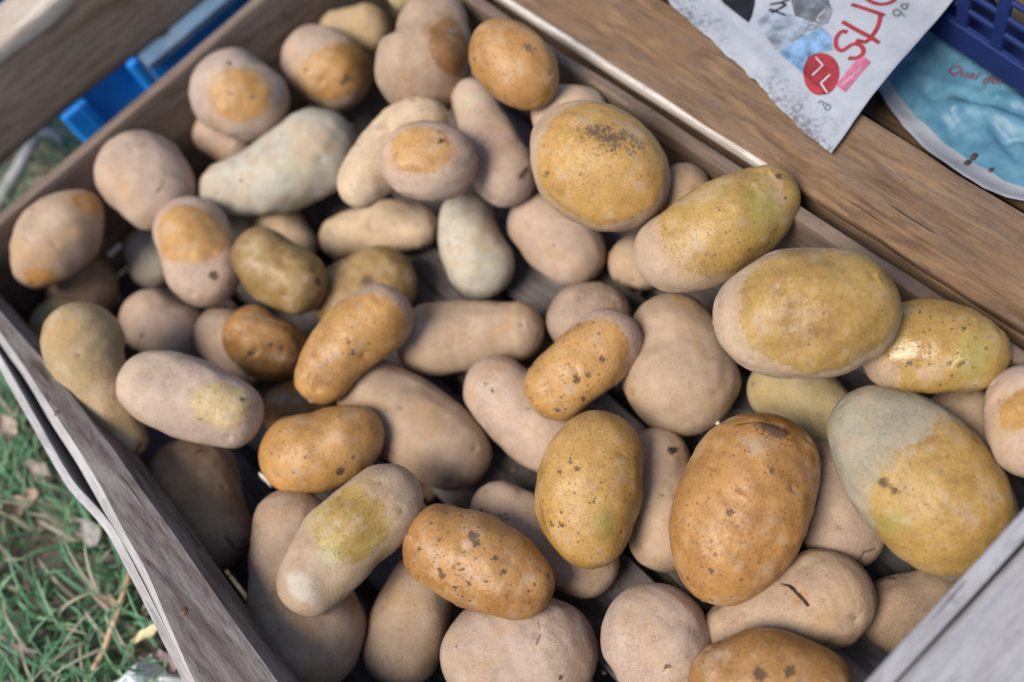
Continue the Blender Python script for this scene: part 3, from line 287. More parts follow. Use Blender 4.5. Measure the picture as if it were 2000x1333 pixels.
M_RAIL = wood('weathered_wood_grey', (.038, .026, .022), (.08, .058, .051), (.155, .125, .113), (.29, .27, .268), .55, .88, 1.2)
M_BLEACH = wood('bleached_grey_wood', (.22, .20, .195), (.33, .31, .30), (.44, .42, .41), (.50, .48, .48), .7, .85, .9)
M_EDGE = wood('sunlit_splintered_wood', (.48, .42, .36), (.60, .54, .48), (.70, .64, .58), (.62, .58, .55), .4, .8)  # sunlight on the board's edge painted in by a whiter split-wood colour
M_WALL = wood('weathered_wood_brown', (.125, .085, .06), (.18, .127, .095), (.24, .178, .138), (.22, .18, .155), .5)
M_PLANK = wood('ochre_wood', (.10, .054, .027), (.185, .106, .056), (.25, .152, .08), (.175, .128, .097), .55, .78, .9)
M_PLANK_PALE = wood('pale_split_wood', (.36, .27, .19), (.46, .37, .29), (.56, .48, .41), (.5, .46, .42), .5)
M_SIDE = wood('brown_side_wood', (.085, .053, .036), (.13, .086, .06), (.19, .13, .093), (.21, .165, .135), .45)
M_DARKWOOD = wood('dark_wood', (.07, .043, .024), (.12, .073, .04), (.18, .115, .06), (.14, .105, .08), .3)
M_BACKCRATE = wood('brown_crate_wood', (.14, .085, .05), (.22, .14, .092), (.30, .205, .145), (.25, .195, .16), .4)
M_SLAT = wood('shaded_dusty_slat_wood', (.05, .042, .039), (.09, .075, .072), (.155, .138, .134), (.23, .21, .215), .5)  # slat wood darkened to hold the deep shade in gaps between potatoes
M_FRONT = wood('bleached_wood', (.21, .20, .205), (.30, .29, .30), (.37, .36, .375), (.35, .35, .38), .6)

def plain(name, col, rough=.6, scale=60, var=.2, bumps=.2, spec=.4, **kw):
    n = NT(name)
    v = n.coords()
    f = n.noise(v, scale, 5, .6)
    c = n.mix(n.step(f, .3, .7), tuple(q * (1 - var) for q in col), tuple(min(1, q * (1 + var)) for q in col))
    return n.done(c, rough, n.bump(n.noise(v, scale * 6, 3), bumps, .0006), spec, **kw)

def potato_skin():
    n = NT('potato_skin')
    v = n.coords()
    n1 = n.noise(v, 130, 6, .62)
    n2 = n.noise(v, 620, 4, .6)
    n3 = n.noise(v, 55, 4, .6)
    n4 = n.noise(v, 1500, 2, .5)
    edge = n.math('ADD', n.math('MULTIPLY', n.math('SUBTRACT', n1, .5), .95), n.math('MULTIPLY', n.math('SUBTRACT', n2, .5), .42))
    edge = n.math('ADD', edge, n.math('MULTIPLY', n.math('SUBTRACT', n3, .5), 1.15))
    ca0 = n.math('ADD', n.attr('clean'), edge)
    clean = n.math('ADD', n.math('MULTIPLY', n.step(ca0, -.03, .055), .92), n.math('MULTIPLY', n.step(ca0, .0, .5), .08))
    thin = n.step(ca0, -.85, .02)
    dust = n.attr('dust_col', 'Color')
    skin = n.attr('clean_col', 'Color')
    spot = n.attr('spot')
    # dry earth film
    d = n.mix(n.step(n3, .3, .7), n.mix(1, dust, (.88, .86, .85), 'MULTIPLY'), n.mix(1, dust, (1.08, 1.08, 1.08), 'MULTIPLY'))
    d = n.mix(n.step(n1, .50, .68, 0, .7), d, n.mix(1, dust, (.74, .72, .75), 'MULTIPLY'))
    d = n.mix(n.step(n2, .58, .72, 0, .45), d, n.mix(1, dust, (.72, .66, .60), 'MULTIPLY'))
    d = n.mix(n.step(n4, .56, .70, 0, .30), d, n.mix(1, dust, (1.18, 1.18, 1.18), 'MULTIPLY'))
    d = n.mix(n.step(n.noise(v, 34, 4), .50, .68, 0, .58), d, n.mix(.55, n.mix(1, dust, (.92, .88, .84), 'MULTIPLY'), skin))
    # washed skin
    s = n.mix(n.step(n3, .28, .72), n.mix(1, skin, (.80, .76, .68), 'MULTIPLY'), n.mix(1, skin, (1.08, 1.07, 1.05), 'MULTIPLY'))
    s = n.mix(n.step(n2, .52, .70, 0, .62), s, n.mix(1, skin, (.66, .54, .45), 'MULTIPLY'))
    s = n.mix(n.step(n1, .56, .74, 0, .6), s, n.mix(1, skin, (.62, .52, .48), 'MULTIPLY'))
    smud = n.math('ADD', n.math('MULTIPLY', n.noise(v, 30, 4, .6), .75), n.math('MULTIPLY', n2, .25))
    s = n.mix(n.step(smud, .50, .66, 0, .72), s, n.mix(1, skin, (.56, .45, .37), 'MULTIPLY'))
    s = n.mix(n.step(smud, .46, .34, 0, .6), s, n.mix(1, skin, (1.18, 1.16, 1.10), 'MULTIPLY'))
    fine = n.noise(v, 1050, 3, .7)
    s = n.mix(n.step(fine, .55, .66, 0, .5), s, n.mix(1, skin, (.52, .40, .32), 'MULTIPLY'))
    s = n.mix(n.step(n.noise(v, 300, 5, .7), .62, .72, 0, .14), s, dust)
    d = n.mix(n.step(n.noise(v, 1050, 3, .7), .57, .68, 0, .35), d, n.mix(1, dust, (.58, .50, .44), 'MULTIPLY'))
    d = n.mix(n.math('MULTIPLY', thin, .26), d, s)
    c = n.mix(clean, d, s)
    c = n.mix(n.math('MULTIPLY', n.step(n.math('ADD', n.attr('green'), n.math('MULTIPLY', edge, .5)), 0, .9), .62), c, n.mix(clean, (.47, .45, .28), (.27, .255, .065)))
    c = n.mix(n.math('MULTIPLY', n.step(n.math('ADD', n.attr('pale'), edge), 0, .5), .85), c, (.50, .44, .37))
    c = n.mix(n.math('MULTIPLY', n.step(n.math('ADD', n.attr('stain'), n.math('MULTIPLY', edge, 1.4)), .1, .6), .55), c, (.40, .21, .07))
    # lenticels and scabs: two sizes
    def spots(scale, rmax, lo, pw):
        vo = n.voro(v, scale)
        sep = n.node('ShaderNodeSeparateColor'); n.t.links.new(vo.outputs['Color'], sep.inputs[0])
        r = n.math('MULTIPLY', n.math('POWER', sep.outputs[0], pw), n.math('MULTIPLY', spot, rmax))
        dd = n.math('ADD', vo.outputs['Distance'], n.math('MULTIPLY', n.math('SUBTRACT', n4, .5), .16))
        return n.math('MULTIPLY', n.step(n.math('SUBTRACT', r, dd), lo, .10), n.step(sep.outputs[1], .1, .6, .35, 1.0)), sep.outputs[2]
    a, ca = spots(215, .33, -.02, 4.4)
    b, cb = spots(480, .44, -.03, 3.0)
    amt = n.math('ADD', n.math('MULTIPLY', clean, .55), .42)
    dark = n.mix(clean, (.20, .125, .085), (.17, .075, .028))
    c = n.mix(n.math('MULTIPLY', n.math('MULTIPLY', n.math('MAXIMUM', a, b), amt), .9), c, dark)
    # flaky scratches and worn lines, soil in the eyes
    ln = n.math('ABSOLUTE', n.math('SUBTRACT', n.noise(v, 95, 3, .6, .4), .5))
    ln = n.math('MULTIPLY', n.step(ln, .0, .010, 1, 0), n.step(n.noise(v, 62, 3), .52, .62))
    c = n.mix(n.math('MULTIPLY', ln, .42), c, n.mix(1, c, (.45, .36, .30), 'MULTIPLY'))
    soil = n.step(n.math('ADD', n.math('MULTIPLY', n.noise(v, 26, 3), .62), n.math('MULTIPLY', n.noise(v, 850, 4, .7), .42)), .55, .66, 0, .42)
    c = n.mix(soil, c, n.mix(1, c, (.60, .50, .43), 'MULTIPLY'))
    c = n.mix(n.math('MULTIPLY', n.step(n.math('ADD', n.attr('eye'), n.math('SUBTRACT', n2, .5)), .15, .75), .5), c, (.13, .075, .05))
    # coarse earth specks where the potato is smeared
    e = n.math('MULTIPLY', n.step(n.math('ADD', n2, n.math('MULTIPLY', n.attr('speck'), .20)), .66, .72), n.step(n.attr('speck'), 0, .4))
    c = n.mix(e, c, (.16, .09, .05))
    dk = n.step(n.math('ADD', n.attr('dark'), n.math('ADD', n.math('MULTIPLY', n.math('SUBTRACT', n2, .5), 1.3), n.math('MULTIPLY', n.math('SUBTRACT', n1, .5), .9))), .28, .68)
    c = n.mix(n.math('MULTIPLY', dk, .82), c, (.075, .045, .04))
    mk = n.step(n.math('ADD', n.attr('mark'), n.math('ADD', n.math('MULTIPLY', n.math('SUBTRACT', n.noise(v, 900, 4, .65), .5), 1.9), n.math('MULTIPLY', n.math('SUBTRACT', n2, .5), .7))), .16, .62)
    c = n.mix(n.math('MULTIPLY', mk, .82), c, (.055, .032, .026))
    ck = n.step(n.math('ADD', n.attr('crack'), n.math('MULTIPLY', n.math('SUBTRACT', n2, .5), .5)), .25, .6)
    c = n.mix(n.math('MULTIPLY', ck, n.attr('crackdark')), c, (.018, .010, .008))
    ro = n.math('ADD', n.math('MULTIPLY', clean, -.37), .84)
    ro = n.math('ADD', ro, n.math('MULTIPLY', n.math('SUBTRACT', n2, .5), .22))
    ro = n.math('SUBTRACT', ro, n.math('MULTIPLY', n.attr('gloss'), .30))
    ro = n.math('ADD', ro, n.math('MULTIPLY', n.math('MAXIMUM', mk, dk), .25), clamp=True)
    h = n.math('ADD', n.math('MULTIPLY', n2, .6), n.math('MULTIPLY', n4, .3))
    h = n.math('SUBTRACT', h, n.math('MULTIPLY', n.math('MAXIMUM', a, mk), .5))
    h = n.math('SUBTRACT', h, n.math('MULTIPLY', clean, .35))
    bp = n.bump(h, .50, .0007)
    bp = n.bump(n.noise(v, 240, 3), .22, .0012, bp)
    n5 = n.noise(v, 2600, 2, .6)
    c = n.mix(n.step(n5, .42, .72, 0, .34), c, n.mix(1, c, (.62, .58, .56), 'MULTIPLY'))
    sp = n.math('ADD', n.math('MULTIPLY', clean, .24), .20)
    return n.done(c, ro, bp, sp)
M_POTATO = potato_skin()

# ------------------------------------------------------------------ ground
def ground_material():
    n = NT('earth')
    v = n.coords()
    a = n.noise(v, 22, 6, .65); b = n.noise(v, 140, 5, .65)
    c = n.mix(n.step(a, .35, .65), (.11, .095, .072), (.21, .185, .155))
    c = n.mix(n.step(b, .5, .7), c, (.33, .29, .25))
    c = n.mix(n.step(n.noise(v, 60, 4), .55, .68, 0, .6), c, (.045, .075, .03))
    return n.done(c, .95, n.bump(b, 1, .01), .2)
gv, gf = [], []
G = 60
wv = Waves(3, .12); ws = Waves(4, .03)
gx = np.sign(np.linspace(-1, 1, G)) * np.abs(np.linspace(-1, 1, G)) ** 3 * 12
gx = np.concatenate([np.linspace(-12, -1.2, 8), np.linspace(-1, 1, 90), np.linspace(1.2, 12, 8)])
pts = np.array([(x, y, -.016) for y in gx for x in gx])
pts[:, 2] += .004 * wv(pts) + .002 * ws(pts)
inside = (np.abs(pts[:, 0]) < .6) & (np.abs(pts[:, 1]) < .7)
pts[:, 2] = np.minimum(pts[:, 2], -.010)
K = len(gx)
tag(mesh_obj('ground', pts, [(j * K + i, j * K + i + 1, (j + 1) * K + i + 1, (j + 1) * K + i) for j in range(K - 1) for i in range(K - 1)], ground_material()), kind='structure')

# ------------------------------------------------------------------ planks
def plank(name, p0, p1, wdir, w, t, mat, parent=None, seed=0, wob=.0005, nseg=36, bow=0.0, rnd=.0012, nick=.0, bowdir=None):
    """a sawn board from p0 to p1 (centres of its ends), w wide along wdir, t thick"""
    p0, p1 = Vector(p0), Vector(p1)
    x = (p1 - p0); Ln = x.length; x.normalize()
    wd = Vector(wdir); wd = (wd - x * wd.dot(x)).normalized()
    nz = x.cross(wd)
    m = Matrix.Translation((p0 + p1) / 2) @ Matrix((x, wd, nz)).transposed().to_4x4()
    hw, ht, r = w / 2, t / 2, min(rnd, t * .3)
    sec = []
    for sx, sy in ((1, 1), (-1, 1), (-1, -1), (1, -1)):
        cs = [(hw, ht - r), (hw - r * .3, ht - r * .3), (hw - r, ht)]
        q = [(sx * a, sy * b) for a, b in cs]
        sec += q if sx * sy > 0 else q[::-1]
    # subdivide wide faces
    full = []
    for i in range(len(sec)):
        a, b = sec[i], sec[(i + 1) % len(sec)]
        k = max(1, int(math.hypot(b[0] - a[0], b[1] - a[1]) / .006))
        for j in range(k): full.append((a[0] + (b[0] - a[0]) * j / k, a[1] + (b[1] - a[1]) * j / k))
    S_ = np.array(full); ns = len(S_)
    us = np.linspace(-Ln / 2, Ln / 2, nseg + 1)
    V = np.array([(u, a, b) for u in us for a, b in S_])
    lo, hi = Waves(seed + 11, .11), Waves(seed + 12, .018)
    Q = V * np.array([1, 1, 1])
    d = wob * (lo(Q) * 1.2 + hi(Q * np.array([.4, 1, 1])) * .7)
    V[:, 1] += d * np.sign(V[:, 1]); V[:, 2] += .6 * wob * lo(Q + 5)
    if nick:
        e = np.maximum(0, Waves(seed + 13, .02)(np.c_[V[:, 0], V[:, 2] * 0, V[:, 2] * 0]) - 1.0) * nick
        V[:, 1] -= np.sign(V[:, 1]) * e * (np.abs(V[:, 1]) > hw * .9)
    if bow:
        cc = bow * (1 - (2 * V[:, 0] / Ln) ** 2)
        V[:, 2 if bowdir is None else bowdir] += cc
    F = [(i * ns + j, i * ns + (j + 1) % ns, (i + 1) * ns + (j + 1) % ns, (i + 1) * ns + j) for i in range(nseg) for j in range(ns)]
    F.append(tuple(range(ns))[::-1]); F.append(tuple(nseg * ns + j for j in range(ns)))
    o = mesh_obj(name, V, F, mat, None, m)
    o.data.polygons.foreach_set('use_smooth', [True] * (len(F) - 2) + [False] * 2)
    return adopt(o, parent)

def loft(name, sections, mat, parent=None, seed=0, jit=.0003, edge_mat=None, edge_sides=()):
    """a board lofted through lists of section corners (same count each), grain along local X = world Y"""
    secs = np.array(sections, float)
    NS, nc, _ = secs.shape
    t0 = np.arange(NS); tt = np.linspace(0, NS - 1, 70)
    d = np.empty((70, nc, 3))
    for c in range(nc):
        for k in range(3): d[:, c, k] = np.interp(tt, t0, secs[:, c, k])
    for _ in range(6): d[1:-1] = .25 * d[:-2] + .5 * d[1:-1] + .25 * d[2:]
    fine = []
    for c in range(nc):
        a, b = d[:, c], d[:, (c + 1) % nc]
        for q in (0, .06, .2, .4, .6, .8, .94): fine.append(a + (b - a) * q)
    P = np.stack(fine, 1); ns = P.shape[1]
    ctr = P.mean(axis=1, keepdims=True)
    P = P.reshape(-1, 3)
    h = Waves(seed, .013)(P * np.array([1, .25, 1])); l = Waves(seed + 1, .05)(P)
    out = (P.reshape(70, ns, 3) - ctr); out /= np.linalg.norm(out, axis=2, keepdims=True)
    P = P + out.reshape(-1, 3) * (h * jit + l * jit * 1.2)[:, None]
    c0 = P.mean(axis=0)
    m = Matrix.Translation(c0) @ Matrix(((0, -1, 0), (1, 0, 0), (0, 0, 1))).to_4x4()
    loc = np.c_[(P - c0)[:, 1], -(P - c0)[:, 0], (P - c0)[:, 2]]
    F = [(i * ns + j, i * ns + (j + 1) % ns, (i + 1) * ns + (j + 1) % ns, (i + 1) * ns + j) for i in range(69) for j in range(ns)]
    F.append(tuple(range(ns))[::-1]); F.append(tuple(69 * ns + j for j in range(ns)))
    o = mesh_obj(name, loc, F, mat, None, m, smooth=False)
    o.data.polygons.foreach_set('use_smooth', [False] * len(F))
    if edge_mat is not None:
        o.data.materials.append(edge_mat)
        ids = [0] * len(F)
        for i in range(69):
            for j in range(ns):
                if j // 7 in edge_sides: ids[i * ns + j] = 1
        o.data.polygons.foreach_set('material_index', ids)
    return adopt(o, parent)

def nail(parent, p, nrm, r=.0022):
    V, F = [], []
    for k in range(3):
        rr = (r, r * .8, 0)[k]; hh = (0, .0006, .0009)[k]
        for j in range(10): V.append((rr * math.cos(j * .628), rr * math.sin(j * .628), hh))
    for k in range(2):
        for j in range(10): F.append((k * 10 + j, k * 10 + (j + 1) % 10, k * 10 + 10 + (j + 1) % 10, k * 10 + 10 + j))
    z = Vector(nrm).normalized(); x = Vector((0, 1, 0)) if abs(z.y) < .8 else Vector((1, 0, 0))
    return mesh_obj('nail', V, F, M_NAIL, parent, frame(p, x - z * x.dot(z), z))
M_NAIL = plain('rusty_nail', (.10, .06, .04), .6, 300)

# ------------------------------------------------------------------ the potato crate
crate = tag(empty('wooden_crate', (-.04, .015, 0)), 'weathered open wooden crate full of potatoes, standing on the grass', 'crate')
plank('end_board', (-.232, .3003, .0525), (.150, .3003, .0525), (0, 0, 1), .101, .008, M_WALL, crate, 21, .0006)
plank('side_board', (.1372, .2955, .0505), (.1418, -.2655, .0515), (0, 0, 1), .099, .0075, M_SIDE, crate, 22, .0009, bow=-.0012, nick=.001)
# near rail: a tapering batten, its outer arris bevelled and bleached
def railsec(y, xi, xm, xo):
    return [(xi + .002, y, .088), (xi, y, .1148), (xm, y, .1162), (xo, y, .1105), (xo + .001, y, .088)]
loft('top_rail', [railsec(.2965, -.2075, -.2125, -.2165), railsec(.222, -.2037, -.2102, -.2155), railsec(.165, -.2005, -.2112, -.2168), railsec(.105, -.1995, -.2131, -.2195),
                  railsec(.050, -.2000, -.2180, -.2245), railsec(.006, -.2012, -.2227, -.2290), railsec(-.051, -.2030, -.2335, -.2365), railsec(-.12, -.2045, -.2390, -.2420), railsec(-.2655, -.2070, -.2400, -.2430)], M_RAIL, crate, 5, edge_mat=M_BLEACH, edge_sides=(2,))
def bowsec(y, x, t=.0045):
    return [(x, y, .062), (x, y, .1120), (x - t, y, .1112), (x - t, y, .062)]
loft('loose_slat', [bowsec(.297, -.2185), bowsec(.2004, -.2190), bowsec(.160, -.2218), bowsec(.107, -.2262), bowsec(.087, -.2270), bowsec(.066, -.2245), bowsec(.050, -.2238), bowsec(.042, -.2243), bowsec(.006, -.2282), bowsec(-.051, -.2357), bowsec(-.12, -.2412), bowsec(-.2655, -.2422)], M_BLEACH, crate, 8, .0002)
plank('side_board', (-.2125, .2955, .042), (-.2260, -.2655, .042), (0, 0, 1), .080, .006, M_DARKWOOD, crate, 24)
plank('end_board', (-.246, -.2708, .078), (.150, -.2708, .078), (0, 0, 1), .124, .0075, M_FRONT, crate, 25, .0006)
plank('top_rail', (-.240, -.2925, .129), (.150, -.2925, .129), (0, 1, 0), .034, .018, M_FRONT, crate, 26, .0008, rnd=.003)
plank('outer_lath', (-.240, -.3130, .10), (.150, -.3130, .10), (0, 0, 1), .072, .006, M_FRONT, crate, 27, .0006)
for k, (xa, w) in enumerate([(-.190, .050), (-.129, .055), (-.067, .052), (-.006, .054), (.056, .053), (.111, .042)]):
    plank('bottom_slat', (xa, .295, .001), (xa + .002, -.2655, .001), (1, 0, 0), w, .005, M_SLAT, crate, 30 + k, .0004)
for y in (-.24, 0.0, .27):
    plank('bottom_batten', (-.22, y, -.0065), (.14, y, -.0065), (0, 1, 0), .02, .009, M_DARKWOOD, crate, 40)
for x_ in (-.15, .06):
    nail(crate, (x_, .2963, .085), (0, -1, 0))
nail(crate, (-.219, -.02, .1163), (0, 0, 1)); nail(crate, (-.2115, .13, .1161), (0, 0, 1))

# ------------------------------------------------------------------ potatoes
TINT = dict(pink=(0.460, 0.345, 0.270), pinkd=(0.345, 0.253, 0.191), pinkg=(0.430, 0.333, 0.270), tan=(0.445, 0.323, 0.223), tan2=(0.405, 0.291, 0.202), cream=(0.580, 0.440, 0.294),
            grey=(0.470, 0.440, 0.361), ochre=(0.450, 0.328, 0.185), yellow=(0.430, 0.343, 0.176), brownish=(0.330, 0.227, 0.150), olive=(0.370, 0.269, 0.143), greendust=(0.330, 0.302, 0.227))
SKIN = dict(orange=(.48, .27, .09), brown=(.28, .14, .05), brown2=(.43, .228, .075), golden=(.46, .272, .08), yellow=(.42, .268, .08), lemon=(.52, .39, .20), banana=(.44, .31, .085), olivec=(.32, .21, .08), browno=(.38, .20, .065))

def potato(i, P):
    rs = np.random.RandomState(900 + i)
    sp = np.array(P['spine']) / 1000.0
    t = np.linspace(0, 1, len(sp)); tt = np.linspace(0, 1, 61)
    C = np.array([np.polyval(np.polyfit(t, sp[:, k], 3), tt) for k in range(4)]).T
    pos, rad = C[:, :3], np.maximum(C[:, 3], .004)
    s = np.r_[0, np.cumsum(np.linalg.norm(np.diff(pos, axis=0), axis=1))]
    lo = (s - rad).min(); hi = (s + rad).max()
    big = rad.max() > .0225
    NR, NS = (104, 84) if big else (84, 68)
    if P.get('cracks'): NR, NS = 170, 132
    th = np.linspace(0, np.pi, NR + 1)[1:-1]
    u = lo + (hi - lo) * (.5 - .5 * np.cos(th))
    R = np.sqrt(np.maximum(rad[None] ** 2 - (u[:, None] - s[None]) ** 2, 1e-12).max(axis=1))
    ta, tb = pos[1] - pos[0], pos[-1] - pos[-2]
    ta /= np.linalg.norm(ta); tb /= np.linalg.norm(tb)
    def at(q):
        c = np.array([np.interp(q, s, pos[:, k]) for k in range(3)]).T
        c += np.minimum(q, 0)[:, None] * ta + np.maximum(q - s[-1], 0)[:, None] * tb
        return c
    c = at(u); T = at(u + .0004) - at(u - .0004); T /= np.linalg.norm(T, axis=1)[:, None]
    B = np.cross(T, [0, 0, 1.0]); B /= np.linalg.norm(B, axis=1)[:, None]; N = np.cross(B, T)
    ph = np.linspace(0, 2 * np.pi, NS, endpoint=False)
    ring = (c[:, None] + R[:, None, None] * (np.cos(ph)[None, :, None] * B[:, None] + .96 * np.sin(ph)[None, :, None] * N[:, None])).reshape(-1, 3)
    V = np.vstack([ring, at(np.array([lo])), at(np.array([hi]))])
    ctr = np.vstack([np.repeat(c, NS, axis=0), at(np.array([lo + .003])), at(np.array([hi - .003]))])
    nrm = V - ctr; nrm /= np.maximum(np.linalg.norm(nrm, axis=1), 1e-9)[:, None]
    lump = P.get('lumpy', 1.0)
    disp = lump * (.00085 * Waves(i * 7 + 1, .032)(V) + .00024 * Waves(i * 7 + 2, .011)(V))
    disp += .00005 * Waves(i * 7 + 3, .003, 14)(V)
    if P.get('roughskin'): disp += .00022 * Waves(5, .0030, 16)(V) + .00012 * Waves(6, .0016, 16)(V)
    # eyes: shallow dents under a curved brow
    eye = np.zeros(len(V))
    for _ in range(rs.randint(6, 11)):
        e = V[rs.randint(len(ring))]
        q = V - e
        al, ac = q[:, 0], np.linalg.norm(q[:, 1:], axis=1) * np.sign(q[:, 1])
        d2 = (q ** 2).sum(axis=1)
        r = rs.uniform(.0016, .0028)
        disp -= lump * .0011 * np.exp(-d2 / r ** 2)
        eye = np.maximum(eye, np.exp(-d2 / (r * .55) ** 2) * rs.uniform(.4, 1))
        brow = np.exp(-((al - .0018 - ac * ac * 60) / .0008) ** 2 - (ac / .0045) ** 2) * (d2 < 2e-4)
        disp += .00050 * brow
    nv = len(V)
    A = {k: np.zeros(nv) for k in ('green', 'dark', 'pale', 'speck', 'stain', 'mark', 'crack')}
    A['eye'] = eye
    def region(q, w_n):
        cc, ax, nn, (r1, r2) = np.array(q[0:3]) / 1e3, np.array(q[3:6]), np.array(q[6:9]), np.array(q[9:11]) / 1e3
        d = V - cc
        a = d @ ax; b = d @ nn
        perp = np.sqrt(np.maximum((d ** 2).sum(axis=1) - a * a - b * b, 0))
        return 1 - np.sqrt((a / r1) ** 2 + (perp / r2) ** 2 + (w_n * b / r2) ** 2)
    base_clean = P['base'] == 'c'
    cl = np.full(nv, .75 if base_clean else -.75)
    for q in P.get('pat', ()):
        g = np.clip(region(q, .55) * q[11] * 1.6, -.75, .75)
        cl = np.minimum(cl, -g) if base_clean else np.maximum(cl, g)
    for k in ('green', 'dark', 'pale', 'speck', 'stain'):
        for q in P.get(k, ()):
            A[k] = np.maximum(A[k], np.clip(region(q, .5), 0, 1) * (q[11] if k == 'dark' else 1))
    for x, y, z, r in P.get('marks', ()):
        d = np.linalg.norm(V - np.array((x, y, z)) / 1e3, axis=1) / (r / 1e3)
        A['mark'] = np.maximum(A['mark'], np.clip(1.40 - d, 0, 1))
        disp -= .00035 * np.exp(-d * d)
    for line in P.get('cracks', ()):
        L = np.array(line) / 1e3
        for a, b in zip(L[:-1], L[1:]):
            ab = b[:3] - a[:3]
            h = np.clip(((V - a[:3]) @ ab) / (ab @ ab), 0, 1)
            r = (a[3] + (b[3] - a[3]) * h) * 1.35
            d = np.linalg.norm(V - a[:3] - h[:, None] * ab, axis=1)
            A['crack'] = np.maximum(A['crack'], np.clip(1.35 - d / np.maximum(r, .0004), 0, 1))
            disp -= .00030 * np.exp(-(d / .0011) ** 2)
    V = V + nrm * disp[:, None]
    n0 = NR - 1
    F = [(a * NS + b, a * NS + (b + 1) % NS, (a + 1) * NS + (b + 1) % NS, (a + 1) * NS + b) for a in range(n0 - 1) for b in range(NS)]
    F += [(nv - 2, (b + 1) % NS, b) for b in range(NS)] + [(nv - 1, (n0 - 1) * NS + b, (n0 - 1) * NS + (b + 1) % NS) for b in range(NS)]
    o = mesh_obj('potato', V, F, M_POTATO, None, frame(P['loc'], P['x'], P['z']))
    me = o.data
    dust = np.array(TINT[P['dust']]) * rs.uniform(.95, 1.05)
    skin = np.array(SKIN[P['clean']]) * rs.uniform(.95, 1.05)
    if P['dust'] == 'pink' and not P.get('marks'): dust = dust * np.array((1.0, .985, .965))
    A['clean'] = cl; A['spot'] = np.full(nv, P['spot']); A['gloss'] = np.full(nv, float(P.get('gloss', 0)))
    A['crackdark'] = np.full(nv, .95 if P.get('stain') else .55)
    for k, a in A.items():
        me.attributes.new(k, 'FLOAT', 'POINT').data.foreach_set('value', a.astype(np.float32))
    for k, col in (('dust_col', dust), ('clean_col', skin)):
        me.attributes.new(k, 'FLOAT_COLOR', 'POINT').data.foreach_set('color', np.tile(np.r_[col, 1], nv).astype(np.float32))
    return tag(o, P['label'], 'potato', 'potatoes in the crate')
POT = [potato(i, P) for i, P in enumerate(POTATOES)]

# loose dry earth lying on the slats
def earth():
    r = np.random.RandomState(5); V, F = [], []
    for _ in range(900):
        x, y, q = r.uniform(-.21, .13), r.uniform(-.25, .29), r.uniform(.0006, .0034) * r.uniform(.35, 1)
        b = len(V)
        for a in ((1, 0, 0), (0, 1, 0), (-1, 0, 0), (0, -1, 0), (0, 0, 1), (0, 0, -1)):
            k = q * r.uniform(.6, 1.3); V.append((x + a[0] * k, y + a[1] * k, .0042 + a[2] * k * .7))
        for a, c in ((0, 1), (1, 2), (2, 3), (3, 0)): F += [(b + a, b + c, b + 4), (b + c, b + a, b + 5)]
    tag(mesh_obj('loose_earth', V, F, plain('dry_earth', (.16, .115, .08), .95), None, Matrix.Identity(4), smooth=False), 'loose dry earth crumbs scattered on the crate bottom between the potatoes', 'earth', kind='stuff')
earth()

# small growths on single potatoes
def tube(pts, rads, n=8):
    pts = np.array(pts, float); V, F = [], []
    for i, p in enumerate(pts):
        d = Vector(pts[min(i + 1, len(pts) - 1)] - pts[max(i - 1, 0)]).normalized()
        a = d.cross(Vector((.3, .2, .9))).normalized(); b = d.cross(a)
        for j in range(n):
            w = 2 * math.pi * j / n
            V.append(p + np.array(a * (math.cos(w) * rads[i]) + b * (math.sin(w) * rads[i])))
    m = len(pts)
    F = [(i * n + j, i * n + (j + 1) % n, (i + 1) * n + (j + 1) % n, (i + 1) * n + j) for i in range(m - 1) for j in range(n)]
    F += [tuple(range(n))[::-1], tuple((m - 1) * n + j for j in range(n))]
    return np.array(V), F
def growth(name, parent, base, nrm, shape, rads, mat):
    m = frame(base, Vector(nrm).cross(Vector((.2, .5, .8))), nrm)
    V, F = tube(shape, rads)
    o = mesh_obj(name, V, F, mat)
    return child_of_rotated(o, parent, m)
M_SPROUT = plain('sprout_white', (.62, .56, .45), .5)
M_STALK = plain('dried_stalk', (.33, .21, .11), .7)
M_BLACK = plain('shrivelled_sprout', (.035, .028, .02), .6)

I_SPROUT, G_SPROUT = 24, ([0.0437, -0.1167, 0.0344], [-0.163, -0.981, -0.108])
I_STALK, G_STALK = 44, ([0.0453, 0.0833, 0.1255], [0.24, -0.368, 0.898])
I_BLACK, G_BLACK = 33, ([0.0128, -0.1138, 0.0474], [0.329, -0.368, 0.87])

growth('sprout', POT[I_SPROUT], G_SPROUT[0], (.15, -.75, .6), [(0, 0, -.002), (.0002, 0, .0015), (.0012, .0004, .004), (.0026, .0006, .0055)], [.0017, .0013, .0011, .0004], M_SPROUT)
growth('dried_stalk', POT[I_STALK], G_STALK[0], G_STALK[1], [(0, 0, -.001), (.0003, 0, .002), (.0012, .001, .0042), (.003, .002, .006), (.0046, .0022, .0062)], [.0014, .0009, .0008, .0007, .0003], M_STALK)
growth('shrivelled_sprout', POT[I_BLACK], G_BLACK[0], G_BLACK[1], [(-.002, 0, -.0005), (-.0014, .0005, .0008), (0, .0012, .0014), (.0014, .0004, .0012), (.001, -.0008, .0008), (-.0006, -.0006, .0012)], [.0006, .0009, .001, .0009, .0008, .0004], M_BLACK)

